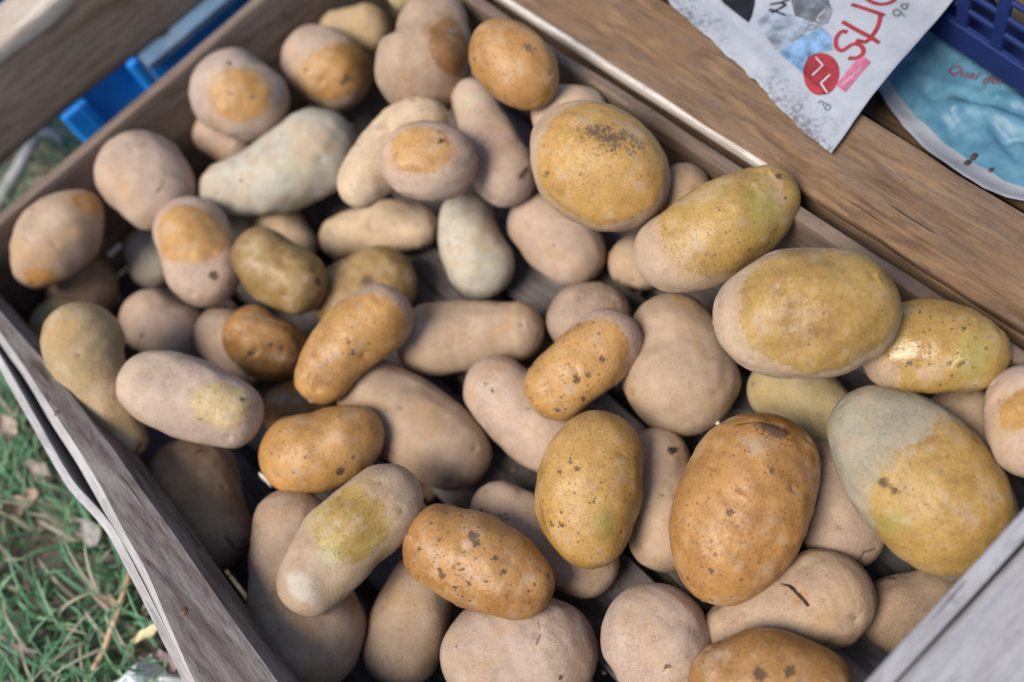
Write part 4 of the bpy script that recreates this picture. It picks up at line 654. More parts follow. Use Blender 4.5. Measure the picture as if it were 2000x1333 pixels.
# ------------------------------------------------------------------ crate standing behind, top left
back = tag(empty('wooden_crate', (-.1, .40, .07)), 'brown wooden crate with a thick pale top rail, behind the potato crate', 'crate')
plank('side_board', (-.168, .3745, .1155), (.32, .3645, .1155), (0, .05, 1), .066, .009, M_BACKCRATE, back, 51, .001, rnd=.002)
plank('top_rail', (-.168, .3885, .1455), (.32, .3785, .1455), (0, 1, 0), .034, .014, M_PLANK_PALE, back, 52, .0012, rnd=.003)
for xe in (-.164, .315):
    plank('end_board', (xe, .381, .116), (xe, .66, .116), (0, 0, 1), .066, .009, M_BACKCRATE, back, 53)
plank('side_board', (-.168, .665, .116), (.32, .665, .116), (0, 0, 1), .066, .009, M_BACKCRATE, back, 54)

# ------------------------------------------------------------------ bright blue plastic crate under it
def plastic(name, col, rough=.4, dirt=(.3, .3, .3), amt=.3):
    n = NT(name); v = n.coords()
    f = n.noise(v, 45, 6, .65); g = n.noise(v, 500, 3)
    c = n.mix(n.step(f, .3, .7), tuple(q * .85 for q in col), tuple(min(1, q * 1.15) for q in col))
    c = n.mix(n.step(n.noise(v, 30, 7, .7), .5, .7, 0, amt), c, dirt)
    return n.done(c, n.math('ADD', rough, n.math('MULTIPLY', f, .2)), n.bump(g, .1, .0006), .5)
M_BLUE = plastic('bright_blue_plastic', (.010, .30, .92), .4, (.10, .28, .6), .25)
M_BLUERIM = plastic('dusty_blue_plastic', (.10, .17, .27), .65, (.24, .25, .27), 1.0)
M_NAVY = plastic('dark_blue_plastic', (.0015, .014, .10), .6, (.015, .02, .05), .3)

def boxes(name, lst, mat, parent=None, bev=.0012, origin=(0, 0, 0), m=None):
    """several boxes that make up one moulded piece"""
    V, F = [], []
    for (x0, x1, y0, y1, z0, z1) in lst:
        b = min(bev, (x1 - x0) * .3, (y1 - y0) * .3, (z1 - z0) * .3)
        idx = {}
        X, Y, Z = (x0, x1), (y0, y1), (z0, z1)
        base = len(V)
        for i in (0, 1):
            for j in (0, 1):
                for k in (0, 1):
                    sx, sy, sz = (1 if i == 0 else -1), (1 if j == 0 else -1), (1 if k == 0 else -1)
                    p = (X[i], Y[j], Z[k])
                    for a in range(3):
                        q = [p[0] + sx * b, p[1] + sy * b, p[2] + sz * b]; q[a] = p[a]
                        idx[(i, j, k, a)] = len(V); V.append(q)
        for a in range(3):
            o1, o2 = (a + 1) % 3, (a + 2) % 3
            for e in (0, 1):
                quad = []
                for (g, h) in ((0, 0), (1, 0), (1, 1), (0, 1)):
                    c = [0, 0, 0]; c[a] = e; c[o1] = g; c[o2] = h
                    quad.append(idx[(*c, a)])
                F.append(quad if e else quad[::-1])
            for g in (0, 1):
                for h in (0, 1):
                    c0 = [0, 0, 0]; c1 = [0, 0, 0]; c1[a] = 1
                    for c in (c0, c1): c[o1] = g; c[o2] = h
                    q = [idx[(*c0, o1)], idx[(*c1, o1)], idx[(*c1, o2)], idx[(*c0, o2)]]
                    F.append(q if (g ^ h) else q[::-1])
        for i in (0, 1):
            for j in (0, 1):
                for k in (0, 1):
                    q = [idx[(i, j, k, a)] for a in range(3)]
                    F.append(q if (i + j + k) % 2 else q[::-1])
    V = [tuple(np.array(v) - np.array(origin)) for v in V]
    o = mesh_obj(name, V, F, mat, None, m if m is not None else Matrix.Translation(origin), smooth=False)
    return adopt(o, parent) if m is None or parent is None else o

bc = tag(empty('plastic_crate', (.05, .44, 0)), 'bright blue plastic crate with dusty grey rim, in front of the brown wooden crate', 'crate')
BX0 = -.100
boxes('side_wall', [(-.0295, .32, .362, .366, -.01, .0755)], M_BLUE, bc, origin=(.1, .364, .03))
boxes('recess_panel', [(-.078, -.040, .3735, .378, -.01, .0828)], M_BLUE, bc, origin=(-.06, .375, .04))
boxes('corner_post', [(BX0, -.0772, .3650, .3775, -.01, .0828), (-.0850, -.0835, .3644, .366, -.01, .0826)], M_BLUE, bc, .003, origin=(-.088, .37, .04))
boxes('rib', [(-.0408, -.0302, .3630, .377, -.01, .0828)], M_BLUE, bc, .003, origin=(-.035, .37, .04))
boxes('end_wall', [(BX0, BX0 + .004, .378, .66, -.01, .060)], M_BLUE, bc, origin=(BX0, .55, .03))
boxes('side_wall', [(BX0, .32, .66, .664, -.01, .060)], M_BLUE, bc, origin=(.1, .662, .03))
# dusty flange with a round drain hole
def flange():
    x0, x1, y0, y1, z, t = -.0298, .32, .3495, .3775, .0812, .005
    hx, hy, hr = -.0050, .3665, .0040
    V, F = [], []
    n = 24
    for zz in (z, z - t):
        for j in range(n):
            a = 2 * math.pi * j / n
            V.append((hx + hr * 1.25 * math.cos(a), hy + hr * math.sin(a), zz))
        for j in range(n):
            a = 2 * math.pi * j / n
            cx, cy = math.cos(a), math.sin(a); s = max(abs(cx), abs(cy))
            V.append((hx + .009 * cx / s, hy + .009 * cy / s, zz))
    for j in range(n):
        k = (j + 1) % n
        F += [(j, n + j, n + k, k), (2 * n + j, 2 * n + k, 3 * n + k, 3 * n + j), (j, k, 2 * n + k, 2 * n + j)]
    def slab(a0, a1, b0, b1):
        q = len(V)
        for zz in (z, z - t): V.extend([(a0, b0, zz), (a1, b0, zz), (a1, b1, zz), (a0, b1, zz)])
        F.extend([(q, q + 1, q + 2, q + 3), (q + 7, q + 6, q + 5, q + 4)] + [(q + i, q + 4 + i, q + 4 + (i + 1) % 4, q + (i + 1) % 4) for i in range(4)])
    slab(x0, hx - .009, y0, y1); slab(hx + .009, x1, y0, y1); slab(hx - .009, hx + .009, hy + .009, y1); slab(hx - .009, hx + .009, y0, hy - .009)
    return mesh_obj('rim', V, F, M_BLUERIM, bc, Matrix.Identity(4), smooth=False)
flange()

# ------------------------------------------------------------------ neighbouring crate on the right
nb = tag(empty('wooden_crate', (.26, 0, 0)), 'ochre brown wooden crate at the right with a wide top board under the newspaper', 'crate')
def tilted(name, x0, x1, z0, z1, ya, yb, t, mat, seed, **k):
    a = math.atan2(z1 - z0, x1 - x0)
    return plank(name, ((x0 + x1) / 2, ya, (z0 + z1) / 2), ((x0 + x1) / 2 - .002, yb, (z0 + z1) / 2), (math.cos(a), 0, math.sin(a)), math.hypot(x1 - x0, z1 - z0), t, mat, nb, seed, **k)
tilted('top_board', .1560, .2060, .0955, .1015, .36, -.42, .0075, M_PLANK, 61, wob=.0006, nick=.0008, nseg=60)
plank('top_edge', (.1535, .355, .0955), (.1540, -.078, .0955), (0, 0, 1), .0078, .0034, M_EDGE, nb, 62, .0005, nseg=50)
plank('side_board', (.1605, .36, .043), (.1605, -.42, .043), (0, 0, 1), .088, .007, M_PLANK, nb, 63)
for k, xa in enumerate((.205, .262, .319, .376, .433)):
    plank('bottom_slat', (xa, .36, .056), (xa, -.42, .056), (1, 0, 0), .052, .006, M_DARKWOOD, nb, 64 + k)
plank('side_board', (.47, .36, .05), (.47, -.42, .05), (0, 0, 1), .1, .007, M_DARKWOOD, nb, 70)

# ------------------------------------------------------------------ newspaper over the board
NO, NU, NV_ = Vector(NEWS_O), Vector(NEWS_U), Vector(NEWS_V)
w1, w2 = Waves(71, .055, 8), Waves(72, .02, 8)
def news_z(u, v):
    p = np.array([[u, v, 0]])
    d = .0013 * float(w1(p)[0]) + .0007 * abs(float(w2(p * np.array([[.6, .35, 1]]))[0])) + .00030 * float(w2(p)[0]) + .0012 * math.exp(-((u - .060 - v * .25) / .0012) ** 2) * min(1, v / .02) + .0008 * math.exp(-((v - .0215) / .0010) ** 2)
    crease = .0012 * math.exp(-((v - (.010 + .10 * (u - .068))) / .004) ** 2) * math.exp(-((u - .07) / .025) ** 2)
    tuck = .0022 * math.exp(-((u - .062 - v * .5) / .0035) ** 2) * max(0, 1 - v / .022)
    return d + crease + tuck + .0035 * min(1, max(0, v - .012) / .05)
def news_edge(u):
    return .0003 * math.sin(u * 260) + .0002 * math.sin(u * 610 + 1) + .0009 * math.sin(u * 70 + 2)
def news(u, v, off=0.0):
    return NO + NU * u + NV_ * v + Vector((0, 0, news_z(u, v) + off - .004))
def paper_material(name, base, grime):
    n = NT(name); v = n.coords()
    at_ = n.attr('edge')
    f = n.noise(v, 90, 6, .7); g = n.noise(v, 420, 4, .65)
    c = n.mix(n.step(f, .35, .7), base, tuple(q * .88 for q in base))
    m = n.math('MULTIPLY', n.step(n.math('ADD', n.math('MULTIPLY', at_, .22), n.math('ADD', n.math('MULTIPLY', g, .6), n.math('MULTIPLY', f, .4))), .56, .80), n.step(at_, .02, .5))
    c = n.mix(n.math('MULTIPLY', m, grime), c, (.06, .055, .055))
    return n.done(c, .6, n.bump(f, .35, .0012), .35)
M_NEWS = paper_material('shaded_newsprint', (.345, .36, .405), .75)  # shade over the paper is put into this dimmed base colour
def sheet(name, f, us, vs, mat, edge=None, thick=.0003):
    V, F, E = [], [], []
    nu, nv = len(us), len(vs)
    for off in (0, -thick):
        for v in vs:
            for u in us:
                p = f(u, v); V.append((p[0], p[1], p[2] + off)); E.append(edge(u, v) if edge else 0)
    q = nu * nv
    for j in range(nv - 1):
        for i in range(nu - 1):
            a = j * nu + i
            F.append((a, a + 1, a + nu + 1, a + nu)); F.append((q + a, q + a + nu, q + a + nu + 1, q + a + 1))
    rim = [i for i in range(nu)] + [j * nu + nu - 1 for j in range(1, nv)] + [(nv - 1) * nu + i for i in range(nu - 2, -1, -1)] + [j * nu for j in range(nv - 2, 0, -1)]
    for i, a in enumerate(rim):
        b = rim[(i + 1) % len(rim)]; F.append((a, q + a, q + b, b))
    c = np.mean(np.array(V), axis=0)
    o = mesh_obj(name, np.array(V) - c, F, mat, None, Matrix.Translation(c))
    o.data.attributes.new('edge', 'FLOAT', 'POINT').data.foreach_set('value', np.array(E, np.float32))
    return o
paper = sheet('newspaper', lambda u, v: news(u + .315 * v, v + news_edge(u) * max(0, 1 - v / .02)), np.linspace(0, .32, 130), np.linspace(0, .115, 56), M_NEWS,
              lambda u, v: max(0, 1 - v / .023) * (.55 + .35 * math.sin(u * 60)) + .06)
tag(paper, 'grubby white newspaper with large red letters and a red logo, on the ochre board', 'newspaper')
def ink(name, col, rough=.6, var=.25):
    return plain(name, col, rough, 120, var, .1, .25)
I_RED, I_GREY, I_BLACK, I_PINK, I_WHITE = ink('red_ink', (.26, .028, .036)), ink('grey_ink', (.14, .17, .21)), ink('black_ink', (.012, .012, .016), .5), ink('pink_ink', (.40, .12, .2)), ink('white_ink', (.40, .40, .42))
I_PHOTO, I_PHOTO2, I_BLUE = ink('grey_photo_print', (.22, .255, .31), .6, .4), ink('dark_photo_print', (.14, .15, .175), .6, .5), ink('blue_photo_print', (.15, .26, .40), .6, .4)
def stroke2d(pts, w, closed=False):
    """ribbon along a smoothed 2-D line: list of (left, right) pairs"""
    P = np.array(pts, float)
    for _ in range(2 if len(P) > 3 else 0):
        Q = [P[0]]
        for a, b in zip(P[:-1], P[1:]): Q += [a * .75 + b * .25, a * .25 + b * .75]
        P = np.array(Q + [P[-1]])
    D = np.gradient(P, axis=0); D /= np.maximum(np.linalg.norm(D, axis=1), 1e-9)[:, None]
    Nn = np.c_[-D[:, 1], D[:, 0]] * w / 2
    return P + Nn, P - Nn
def printed(name, mat, strokes=(), polys=(), off=.00035, surf=None, parent=None, w=.0022):
    surf = surf or news
    V, F = [], []
    for pts in strokes:
        P = np.array(pts, float)
        if len(P) < 4:
            P = np.vstack([np.linspace(a, b, 7)[:-1] for a, b in zip(P[:-1], P[1:])] + [P[-1:]])
            a, b = P, None
            D = np.gradient(P, axis=0); D /= np.linalg.norm(D, axis=1)[:, None]; Nn = np.c_[-D[:, 1], D[:, 0]] * w / 2
            A, B = P + Nn, P - Nn
        else: A, B = stroke2d(P, w)
        q = len(V)
        for a, b in zip(A, B): V += [surf(a[0], a[1], off), surf(b[0], b[1], off)]
        F += [(q + 2 * i, q + 2 * i + 1, q + 2 * i + 3, q + 2 * i + 2) for i in range(len(A) - 1)]
    for poly in polys:
        P = np.array(poly, float); lo, hi = P.min(0), P.max(0)
        # triangulated fill on a fine grid clipped to the outline: fan of rings towards the centre
        c = P.mean(0); R = 9
        fineP = np.vstack([np.linspace(a, b, 6)[:-1] for a, b in zip(P, np.roll(P, -1, axis=0))])
        q, n = len(V), len(fineP)
        for k in range(R):
            for p in c + (fineP - c) * (1 - k / R): V.append(surf(p[0], p[1], off))
        V.append(surf(c[0], c[1], off))
        for k in range(R - 1):
            F += [(q + k * n + j, q + k * n + (j + 1) % n, q + (k + 1) * n + (j + 1) % n, q + (k + 1) * n + j) for j in range(n)]
        F += [(q + (R - 1) * n + j, q + (R - 1) * n + (j + 1) % n, q + R * n) for j in range(n)]
    V = np.array([tuple(v) for v in V]); c = V.mean(0)
    o = mesh_obj(name, V - c, F, mat, None, Matrix.Translation(c))
    return adopt(o, parent or paper)
PR = {k: np.array(v) / 1000 for k, v in PRINT.items()}
printed('printed_photo', I_PHOTO, polys=[PR['grey']], off=.00025)
printed('printed_photo', I_PHOTO2, polys=[PR['grey2']], off=.00032)
printed('printed_photo', I_BLUE, polys=[PR['blue']], off=.00030)
printed('printed_photo', I_BLACK, polys=[PR['black']], off=.00030)
printed('red_lettering', I_RED, strokes=[PR[k] for k in ('s', 't1', 't2', 'r1', 'r2', 'o')], w=.0023, off=.0006)
printed('pink_tag', I_PINK, polys=[PR['pink']], off=.0004)
printed('white_lettering', I_WHITE, strokes=[PR['tiny']], w=.0006, off=.0007)
logo = printed('logo', I_RED, polys=[PR['logo']], off=.0005)
lm = printed('logo_mark', I_WHITE, strokes=[PR['c1'], PR['c2']], w=.0009, off=.0009, parent=paper)
lm.parent = logo; lm.location = Vector(lm.location) - Vector(logo.location)
printed('grey_lettering', I_GREY, strokes=[PR['q1'], PR['q2']], w=.0009, off=.0006)
printed('grey_lettering', I_GREY, strokes=[PR['g6'], PR['g9']], w=.0008, off=.0006)
printed('black_lettering', I_BLACK, strokes=[PR[k] for k in ('x1', 'x2', 'u1', 'u2')], w=.0013, off=.0007)

# ------------------------------------------------------------------ light blue printed sheet in the right crate
EDGE = np.array([(.262, -.010), (.248, -.0513), (.2454, -.0605), (.2335, -.0850), (.2289, -.1011), (.2249, -.1239), (.2254, -.1425), (.2317, -.1623), (.243, -.190), (.262, -.23)])
es = np.linspace(0, 1, len(EDGE))
w3 = Waves(81, .05, 8)
_r = np.random.RandomState(9)
FOLDS = [((.25 + .05 * _r.rand(), -.06 - .09 * _r.rand()), (.25 + .06 * _r.rand(), -.07 - .10 * _r.rand()), _r.choice([-1, 1]) * _r.uniform(.0012, .003), _r.uniform(.0012, .0028)) for _ in range(16)]
def bluef(u, v, off=0.0):
    x, y = np.interp(u, es, EDGE[:, 0]), np.interp(u, es, EDGE[:, 1])
    x += v; y -= v * .25
    d = .0016 * float(w3(np.array([[x, y, 0]]))[0]) + .0009 * abs(float(w3(np.array([[x * 2.3, y * 1.6, .1]]))[0]))
    def ridge(p0, p1, h, w):
        a, b = np.array(p0), np.array(p1); q = np.array((x, y)) - a; ab = b - a
        t = np.clip(q @ ab / (ab @ ab), 0, 1); dd = np.linalg.norm(q - t * ab)
        return h * math.exp(-(dd / w) ** 2) * (1 - abs(2 * t - 1) ** 3)
    for fa, fb, fh, fw in FOLDS: d += ridge(fa, fb, fh, fw)
    d += ridge((.268, -.070), (.243, -.115), -.0045, .0035) + ridge((.262, -.078), (.252, -.105), .004, .005) + ridge((.262, -.090), (.275, -.150), .0035, .005) + ridge((.268, -.085), (.285, -.150), -.003, .003)
    return Vector((x, y, .0665 + d + off + .02 * v + .004 * max(0, 1 - v / .01)))
def sheet_material():
    n = NT('blue_printed_paper'); v = n.coords()
    f = n.noise(v, 60, 6, .65)
    e = n.step(n.math('ADD', n.attr('edge'), n.math('MULTIPLY', n.math('SUBTRACT', n.noise(v, 300, 3), .5), .04)), -.02, .02)
    blue = n.mix(n.step(f, .3, .7), (.055, .155, .245), (.105, .25, .345))
    c = n.mix(e, (.29, .305, .35), blue)
    c = n.mix(n.step(n.noise(v, 110, 6, .7), .60, .72, 0, .45), c, (.10, .12, .13))
    return n.done(c, .45, n.bump(f, .3, .001), .4)
M_SHEETB = sheet_material()
def border(u): return .008 + .010 * max(0, .5 - abs(u - .62)) - .004 * max(0, u - .7)
bsheet = sheet('paper_sheet', bluef, np.linspace(0, 1, 110), np.linspace(0, .20, 70), M_SHEETB, lambda u, v: (v - border(u)) * 60)
tag(bsheet, 'creased light blue printed sheet with a white border, lying beside the ochre board', 'paper')
def text_mesh(body, size):
    cu = bpy.data.curves.new('text', 'FONT'); cu.body = body; cu.size = size; cu.resolution_u = 3; cu.shear = .2
    o = bpy.data.objects.new('text', cu); COL.objects.link(o)
    bpy.context.view_layer.update()
    me = bpy.data.meshes.new_from_object(o.evaluated_get(bpy.context.evaluated_depsgraph_get()))
    v = [tuple(p.co) for p in me.vertices]; f = [tuple(p.vertices) for p in me.polygons]
    bpy.data.objects.remove(o); bpy.data.curves.remove(cu); bpy.data.meshes.remove(me)
    return v, f
def sheet_z(x, y):
    best = None
    for u in np.linspace(.05, .95, 60):
        ex, ey = np.interp(u, es, EDGE[:, 0]), np.interp(u, es, EDGE[:, 1])
        v = x - ex
        e = abs(ey - v * .25 - y)
        if best is None or e < best[0]: best = (e, u, v)
    return bluef(best[1], best[2]).z
def flat_text(name, body, size, a, b, up, mat):
    """lettering along a→b (world x, y) draped over the sheet"""
    v, f = text_mesh(body, size)
    d = Vector((b[0] - a[0], b[1] - a[1], 0)).normalized(); u = Vector((*up, 0)); u = (u - d * u.dot(d)).normalized()
    W = []
    for p in v:
        q = Vector((a[0], a[1], 0)) + d * p[0] + u * p[1]
        W.append((q.x, q.y, sheet_z(q.x, q.y) + .0008))
    W = np.array(W); c = W.mean(0)
    return adopt(mesh_obj(name, W - c, f, mat, None, Matrix.Translation(c), smooth=False), bsheet)
I_PLUM = ink('plum_ink', (.16, .02, .05))
flat_text('red_lettering', 'Quai des', .0088, (.2795, -.0782), (.2862, -.1054), (.0032, .0045), I_PLUM)
# crumbs of earth on the sheet
M_CRUMB = plain('earth_crumb', (.06, .035, .025), .95)
# ------------------------------------------------------------------ dark blue lattice crate at the right
lc = tag(empty('plastic_crate', (.34, -.09, .075)), 'dark blue plastic crate with lattice sides, standing on the light blue sheet', 'crate')
LM = Matrix.Translation((.2925, -.050, .0745)) @ Matrix.Rotation(math.radians(-7.5), 4, 'Z')   # local -Y runs along the wall, +X into the crate
def lpiece(name, lst):
    o = boxes(name, lst, M_NAVY, None, .0008, (0, 0, 0), LM)
    o.matrix_world = LM; return adopt(o, lc)
lpiece('bottom_band', [(0, .004, -.26, .002, 0, .019)])
lpiece('top_band', [(0, .005, -.26, .002, .086, .10)])
for k in range(11):
    y = .002 - .0245 * k
    lpiece('upright', [(.0004, .0046, y - .0075, y, .019, .086)])
for z in (.029, .041, .053, .065, .077):
    lpiece('lattice_bar', [(.001, .0036, -.26, .0015, z, z + .0036)])
lpiece('bottom_panel', [(.004, .25, -.26, .002, .001, .004)])
lpiece('end_wall', [(.004, .25, -.002, .002, .004, .10)])
lpiece('end_wall', [(.004, .25, -.26, -.256, .004, .10)])
lpiece('back_wall', [(.246, .25, -.256, -.002, .004, .10)])
for k, (x, y, r, lab) in enumerate([(.045, -.030, .020, 'potato lying inside the dark blue lattice crate, nearest its corner'), (.044, -.078, .022, 'second potato seen through the dark blue lattice, nearer the picture edge'), (.06, -.13, .022, 'potato farther along inside the dark blue lattice crate')]):
    c = LM @ Vector((x, y, .005 + r))
    ax = LM.to_3x3() @ Vector((.3, 1, 0)).normalized()
    potato(70 + k, dict(label=lab, loc=c, x=ax, z=(0, 0, 1), dust='ochre', clean='golden', base='d', spot=.3,
                        spine=[(q * 4000 * r / 7, 0, 0, 1000 * r * (1 - .02 * q * q)) for q in (-3, -2, -1, 0, 1, 2, 3)]))['group'] = 'potatoes in the blue lattice crate'

# ------------------------------------------------------------------ grass and litter on the ground
def grass_material():
    n = NT('grass_blade')
    c = n.attr('blade_col', 'Color')
    tr = n.node('ShaderNodeBsdfTranslucent'); n.put(tr.inputs[0], n.mix(1, c, (1.2, 1.3, .8), 'MULTIPLY'))
    n.done(c, .55, None, .3)
    mx = n.node('ShaderNodeMixShader'); mx.inputs[0].default_value = .25
    n.t.links.new(n.bsdf.outputs[0], mx.inputs[1]); n.t.links.new(tr.outputs[0], mx.inputs[2]); n.t.links.new(mx.outputs[0], n.out.inputs[0])
    return n.m
def make_grass():
    r = np.random.RandomState(12)
    V, F, Cc = [], [], []
    tufts = [(r.uniform(-.56, -.25), r.uniform(-.12, .50)) for _ in range(360)] + [(r.uniform(-.30, -.08), r.uniform(.33, .62)) for _ in range(45)]
    cols = [(.11, .25, .13), (.15, .31, .18), (.085, .20, .105), (.21, .33, .20), (.32, .30, .22), (.42, .38, .30)]
    for tx, ty in tufts:
        for _ in range(r.randint(9, 20)):
            x, y = tx + r.normal(0, .012), ty + r.normal(0, .012)
            if -.247 < x < .16 and -.3 < y < .312: continue
            L = r.uniform(.025, .065); a = r.uniform(0, 6.28); w = r.uniform(.0008, .0019)
            lean = r.uniform(.35, 1.25); curl = r.uniform(.3, 1.3)
            col = np.array(cols[r.choice(6, p=[.25, .22, .16, .14, .13, .10])]) * r.uniform(.8, 1.25)
            q = len(V); p = np.array((x, y, -.014)); n = 6
            side = np.array((-math.sin(a), math.cos(a), 0))
            for k in range(n + 1):
                ang = lean * .35 + curl * (k / n) * 1.1 + lean * .4 * (k / n)
                ww = w * (1 - (k / n) ** 2.2) + .0001
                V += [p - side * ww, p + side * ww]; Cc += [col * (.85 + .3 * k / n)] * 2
                p = p + np.array((math.cos(a) * math.sin(ang), math.sin(a) * math.sin(ang), math.cos(ang))) * L / n
                p[2] = max(p[2], -.010)
            F += [(q + 2 * k, q + 2 * k + 1, q + 2 * k + 3, q + 2 * k + 2) for k in range(n)]
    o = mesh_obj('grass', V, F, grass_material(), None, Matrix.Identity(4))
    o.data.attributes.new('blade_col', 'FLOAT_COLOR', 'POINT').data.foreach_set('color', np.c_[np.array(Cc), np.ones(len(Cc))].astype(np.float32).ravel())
    return tag(o, 'green grass with dry blades growing beside the potato crate', 'grass', kind='stuff')
make_grass()

def leaf(label, loc, ang, L, W, col, curl=.65, pitch=.25, name='dry_leaf', cat='leaf', seed=0):
    V, F = [], []
    nu, nv = 14, 8
    w = Waves(seed, .02)
    for i in range(nu + 1):
        u = i / nu
        for j in range(nv + 1):
            v = j / nv * 2 - 1
            hw = W / 2 * (math.sin(math.pi * min(1, u * .96 + .02)) ** .75)
            p = np.array((L * (u - .5), hw * v, 0.0))
            p[2] = curl * W * (v * v * .5 + (u - .5) ** 2 * 1.2) + .0030 * float(w(np.array([p]))[0])
            p[1] += .0015 * float(w(np.array([p * 2.3 + .1]))[0])
            V.append(p)
    F = [(i * (nv + 1) + j, (i + 1) * (nv + 1) + j, (i + 1) * (nv + 1) + j + 1, i * (nv + 1) + j + 1) for i in range(nu) for j in range(nv)]
    n_ = len(V)
    V = V + [p - np.array((0, 0, .0004)) for p in V]
    F += [tuple(n_ + k for k in f[::-1]) for f in F]
    m = Matrix.Translation(loc) @ Matrix.Rotation(ang, 4, 'Z') @ Matrix.Rotation(pitch, 4, 'Y')
    mat = plain('leaf_' + cat + str(seed), col, .75, 200, .3, .6)
    return tag(mesh_obj(name, V, F, mat, None, m), label, cat, 'dry leaves in the grass')
leaf('pinkish beige dry leaf in the grass, nearest the left picture edge', (-0.2858, 0.1798, 0.02), -0.165, 0.0282, 0.0125, (0.34, 0.25, 0.19), seed=1)
leaf('greyish beige dry leaf above the pinkish beige one in the grass', (-0.2677, 0.1946, 0.018), -1.121, 0.0212, 0.0115, (0.29, 0.235, 0.2), seed=2)
leaf('grey dry leaf in the grass close to the near rail of the crate', (-0.2624, 0.1258, 0.018), -1.569, 0.0216, 0.0133, (0.27, 0.25, 0.23), seed=3)
leaf('pale yellow narrow leaf beside the crumpled white paper', (-0.269, 0.0435, 0.022), -0.278, 0.0188, 0.0065, (0.58, 0.5, 0.3), seed=4)
leaf('small brown dry leaf beside the straw stalk', (-0.2782, 0.0824, 0.014), -0.949, 0.0168, 0.0073, (0.33, 0.22, 0.15), seed=5)
leaf('pale dry leaf at the left edge, highest in the grass', (-0.2673, 0.2418, 0.016), -1.630, 0.0219, 0.0125, (0.4, 0.32, 0.27), seed=6)
leaf('purplish brown leaf between the crumpled white paper and the crate', (-0.2702, 0.0272, 0.01), -1.639, 0.0189, 0.0119, (0.24, 0.17, 0.18), seed=7)
leaf('curled grey brown leaf in the lower left corner', (-0.3377, 0.1034, 0.012), -0.932, 0.0225, 0.0073, (0.28, 0.24, 0.2), seed=8)
STRAW = [(-0.2534, 0.0873, 0.02), (-0.2754, 0.0735, 0.016), (-0.2963, 0.0642, 0.01), (-0.3247, 0.0593, 0.0), (-0.3394, 0.0542, -0.005)]
TWIG = [(-0.1846, 0.4316, 0.01), (-0.1516, 0.441, 0.016), (-0.1212, 0.4439, 0.026), (-0.095, 0.4454, 0.034), (-0.0688, 0.4566, 0.034)]
TWIG2 = [(-0.1212, 0.4439, 0.026), (-0.1134, 0.4314, 0.03), (-0.1114, 0.4198, 0.028), (-0.1147, 0.417, 0.022)]
SCRAP = [(-0.2796, 0.0449, 0.014), (-0.2932, 0.0452, 0.014), (-0.3147, 0.0482, 0.014), (-0.3059, 0.0215, 0.014), (-0.2833, 0.003, 0.014), (-0.2703, 0.014, 0.014), (-0.2752, 0.0333, 0.014)]
CHIP1 = ((-0.1402, 0.2669, 0.05), (-0.129, 0.2673, 0.05))
CHIP2 = ((-0.1561, 0.0451, 0.06), (-0.155, 0.0348, 0.06))
CRUMBS = [('dark earth crumb on the white border of the blue sheet, nearest the ochre board', (0.2353, -0.1259), 0.0016), ('brown earth crumb on the blue sheet, farthest up the white border', (0.2404, -0.1259), 0.0018), ('tiny earth crumb on the white border nearest the right picture edge', (0.2386, -0.138), 0.0012)]
M_STRAW = plain('straw', (.50, .33, .20), .6, 150)
V, F = tube(STRAW, [.0019, .0018, .0019, .0020, .0018])
tag(mesh_obj('dry_stalk', V, F, M_STRAW, None, Matrix.Identity(4)), 'long straw coloured dry stalk leaning from the grass to the near rail', 'stalk')
M_TWIG = plain('bleached_twig', (.30, .30, .31), .8, 120)
V, F = tube(TWIG, [.0045, .005, .0048, .0042, .0035])
V2, F2 = tube(TWIG2, [.0036, .0032, .0028, .0016])
tag(mesh_obj('twig', np.vstack([V, V2]), F + [tuple(len(V) + k for k in f) for f in F2], M_TWIG, None, Matrix.Identity(4)), 'bleached grey forked twig on the ground beside the bright blue crate', 'twig')
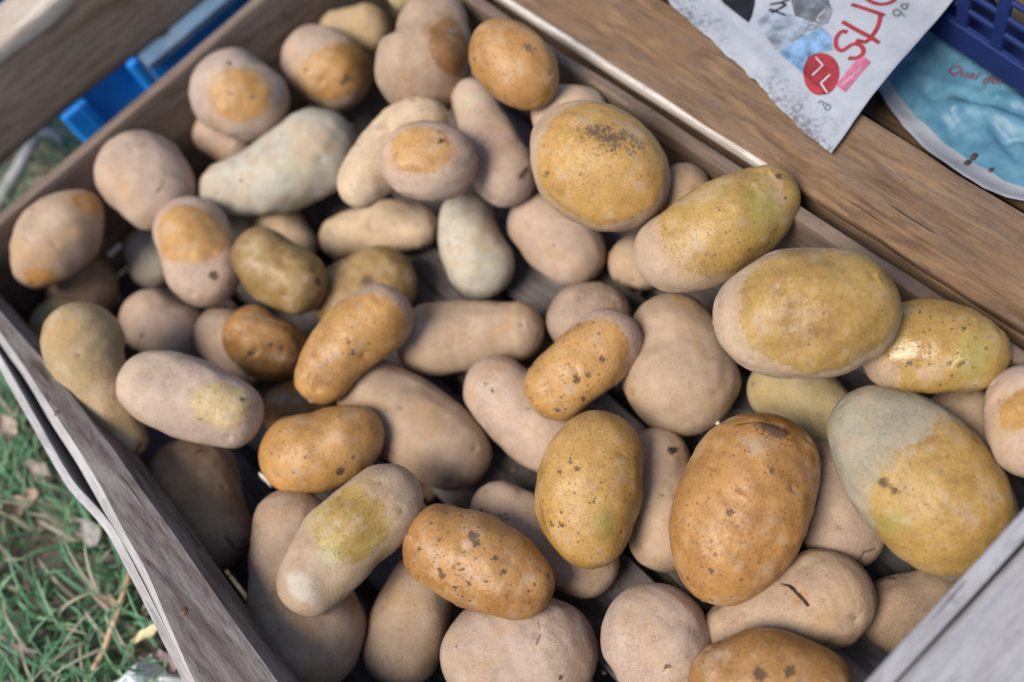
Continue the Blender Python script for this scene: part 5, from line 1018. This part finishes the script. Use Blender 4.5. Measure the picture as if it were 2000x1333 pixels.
# crumpled scrap of white paper
def scrap():
    P = np.array(SCRAP); c = P.mean(0); V, F = [], []
    w = Waves(91, .018); R, n = 12, 42
    fine = np.vstack([np.linspace(a, b, 7)[:-1] for a, b in zip(P, np.roll(P, -1, axis=0))]); n = len(fine)
    for k in range(R):
        q = c + (fine - c) * (1 - k / R)
        for p in q: V.append((p[0] - c[0], p[1] - c[1], .004 + .022 * (k / R) + .006 * abs(float(w(np.array([p]))[0]))))
    V.append((0, 0, .03))
    for k in range(R - 1): F += [(k * n + j, k * n + (j + 1) % n, (k + 1) * n + (j + 1) % n, (k + 1) * n + j) for j in range(n)]
    F += [((R - 1) * n + j, (R - 1) * n + (j + 1) % n, R * n) for j in range(n)]
    F.append(tuple(range(n))[::-1])
    o = mesh_obj('paper_scrap', V, F, plain('white_tissue', (.72, .76, .78), .7, 80, .08), None, Matrix.Translation((c[0], c[1], -.006)), smooth=False)
    return tag(o, 'crumpled white paper scrap on the grass at the lower left', 'paper scrap')
scrap()

# wood chips and grass bits that fell into the crate, earth crumbs on the sheet
M_CHIP = plain('fresh_wood_chip', (.58, .54, .50), .8, 200)
def chip(label, a, b, w):
    o = plank('wood_chip', a, b, (.3, .2, 1), w, .0012, M_CHIP, None, 77, .0003, 8)
    return tag(o, label, 'wood chip')
chip('small white wood chip behind the smooth tan potato in the left corner', *CHIP1, .0028)
chip('small white splinter under the kidney-shaped orange potato', *CHIP2, .004)
for k, (lab_, p, r) in enumerate(CRUMBS):
    rs = np.random.RandomState(k); V = []
    for i in range(5):
        for j in range(8):
            t_, f_ = math.pi * i / 4, 2 * math.pi * j / 8
            q = r * rs.uniform(.75, 1.25)
            V.append((q * 1.5 * math.sin(t_) * math.cos(f_), q * math.sin(t_) * math.sin(f_), q * .6 * math.cos(t_)))
    F = [(i * 8 + j, i * 8 + (j + 1) % 8, i * 8 + 8 + (j + 1) % 8, i * 8 + 8 + j) for i in range(4) for j in range(8)]
    tag(mesh_obj('earth_crumb', V, F, M_CRUMB, None, Matrix.Translation((p[0], p[1], sheet_z(p[0], p[1]) + r * .5))), lab_, 'crumb', 'earth crumbs on the blue sheet')
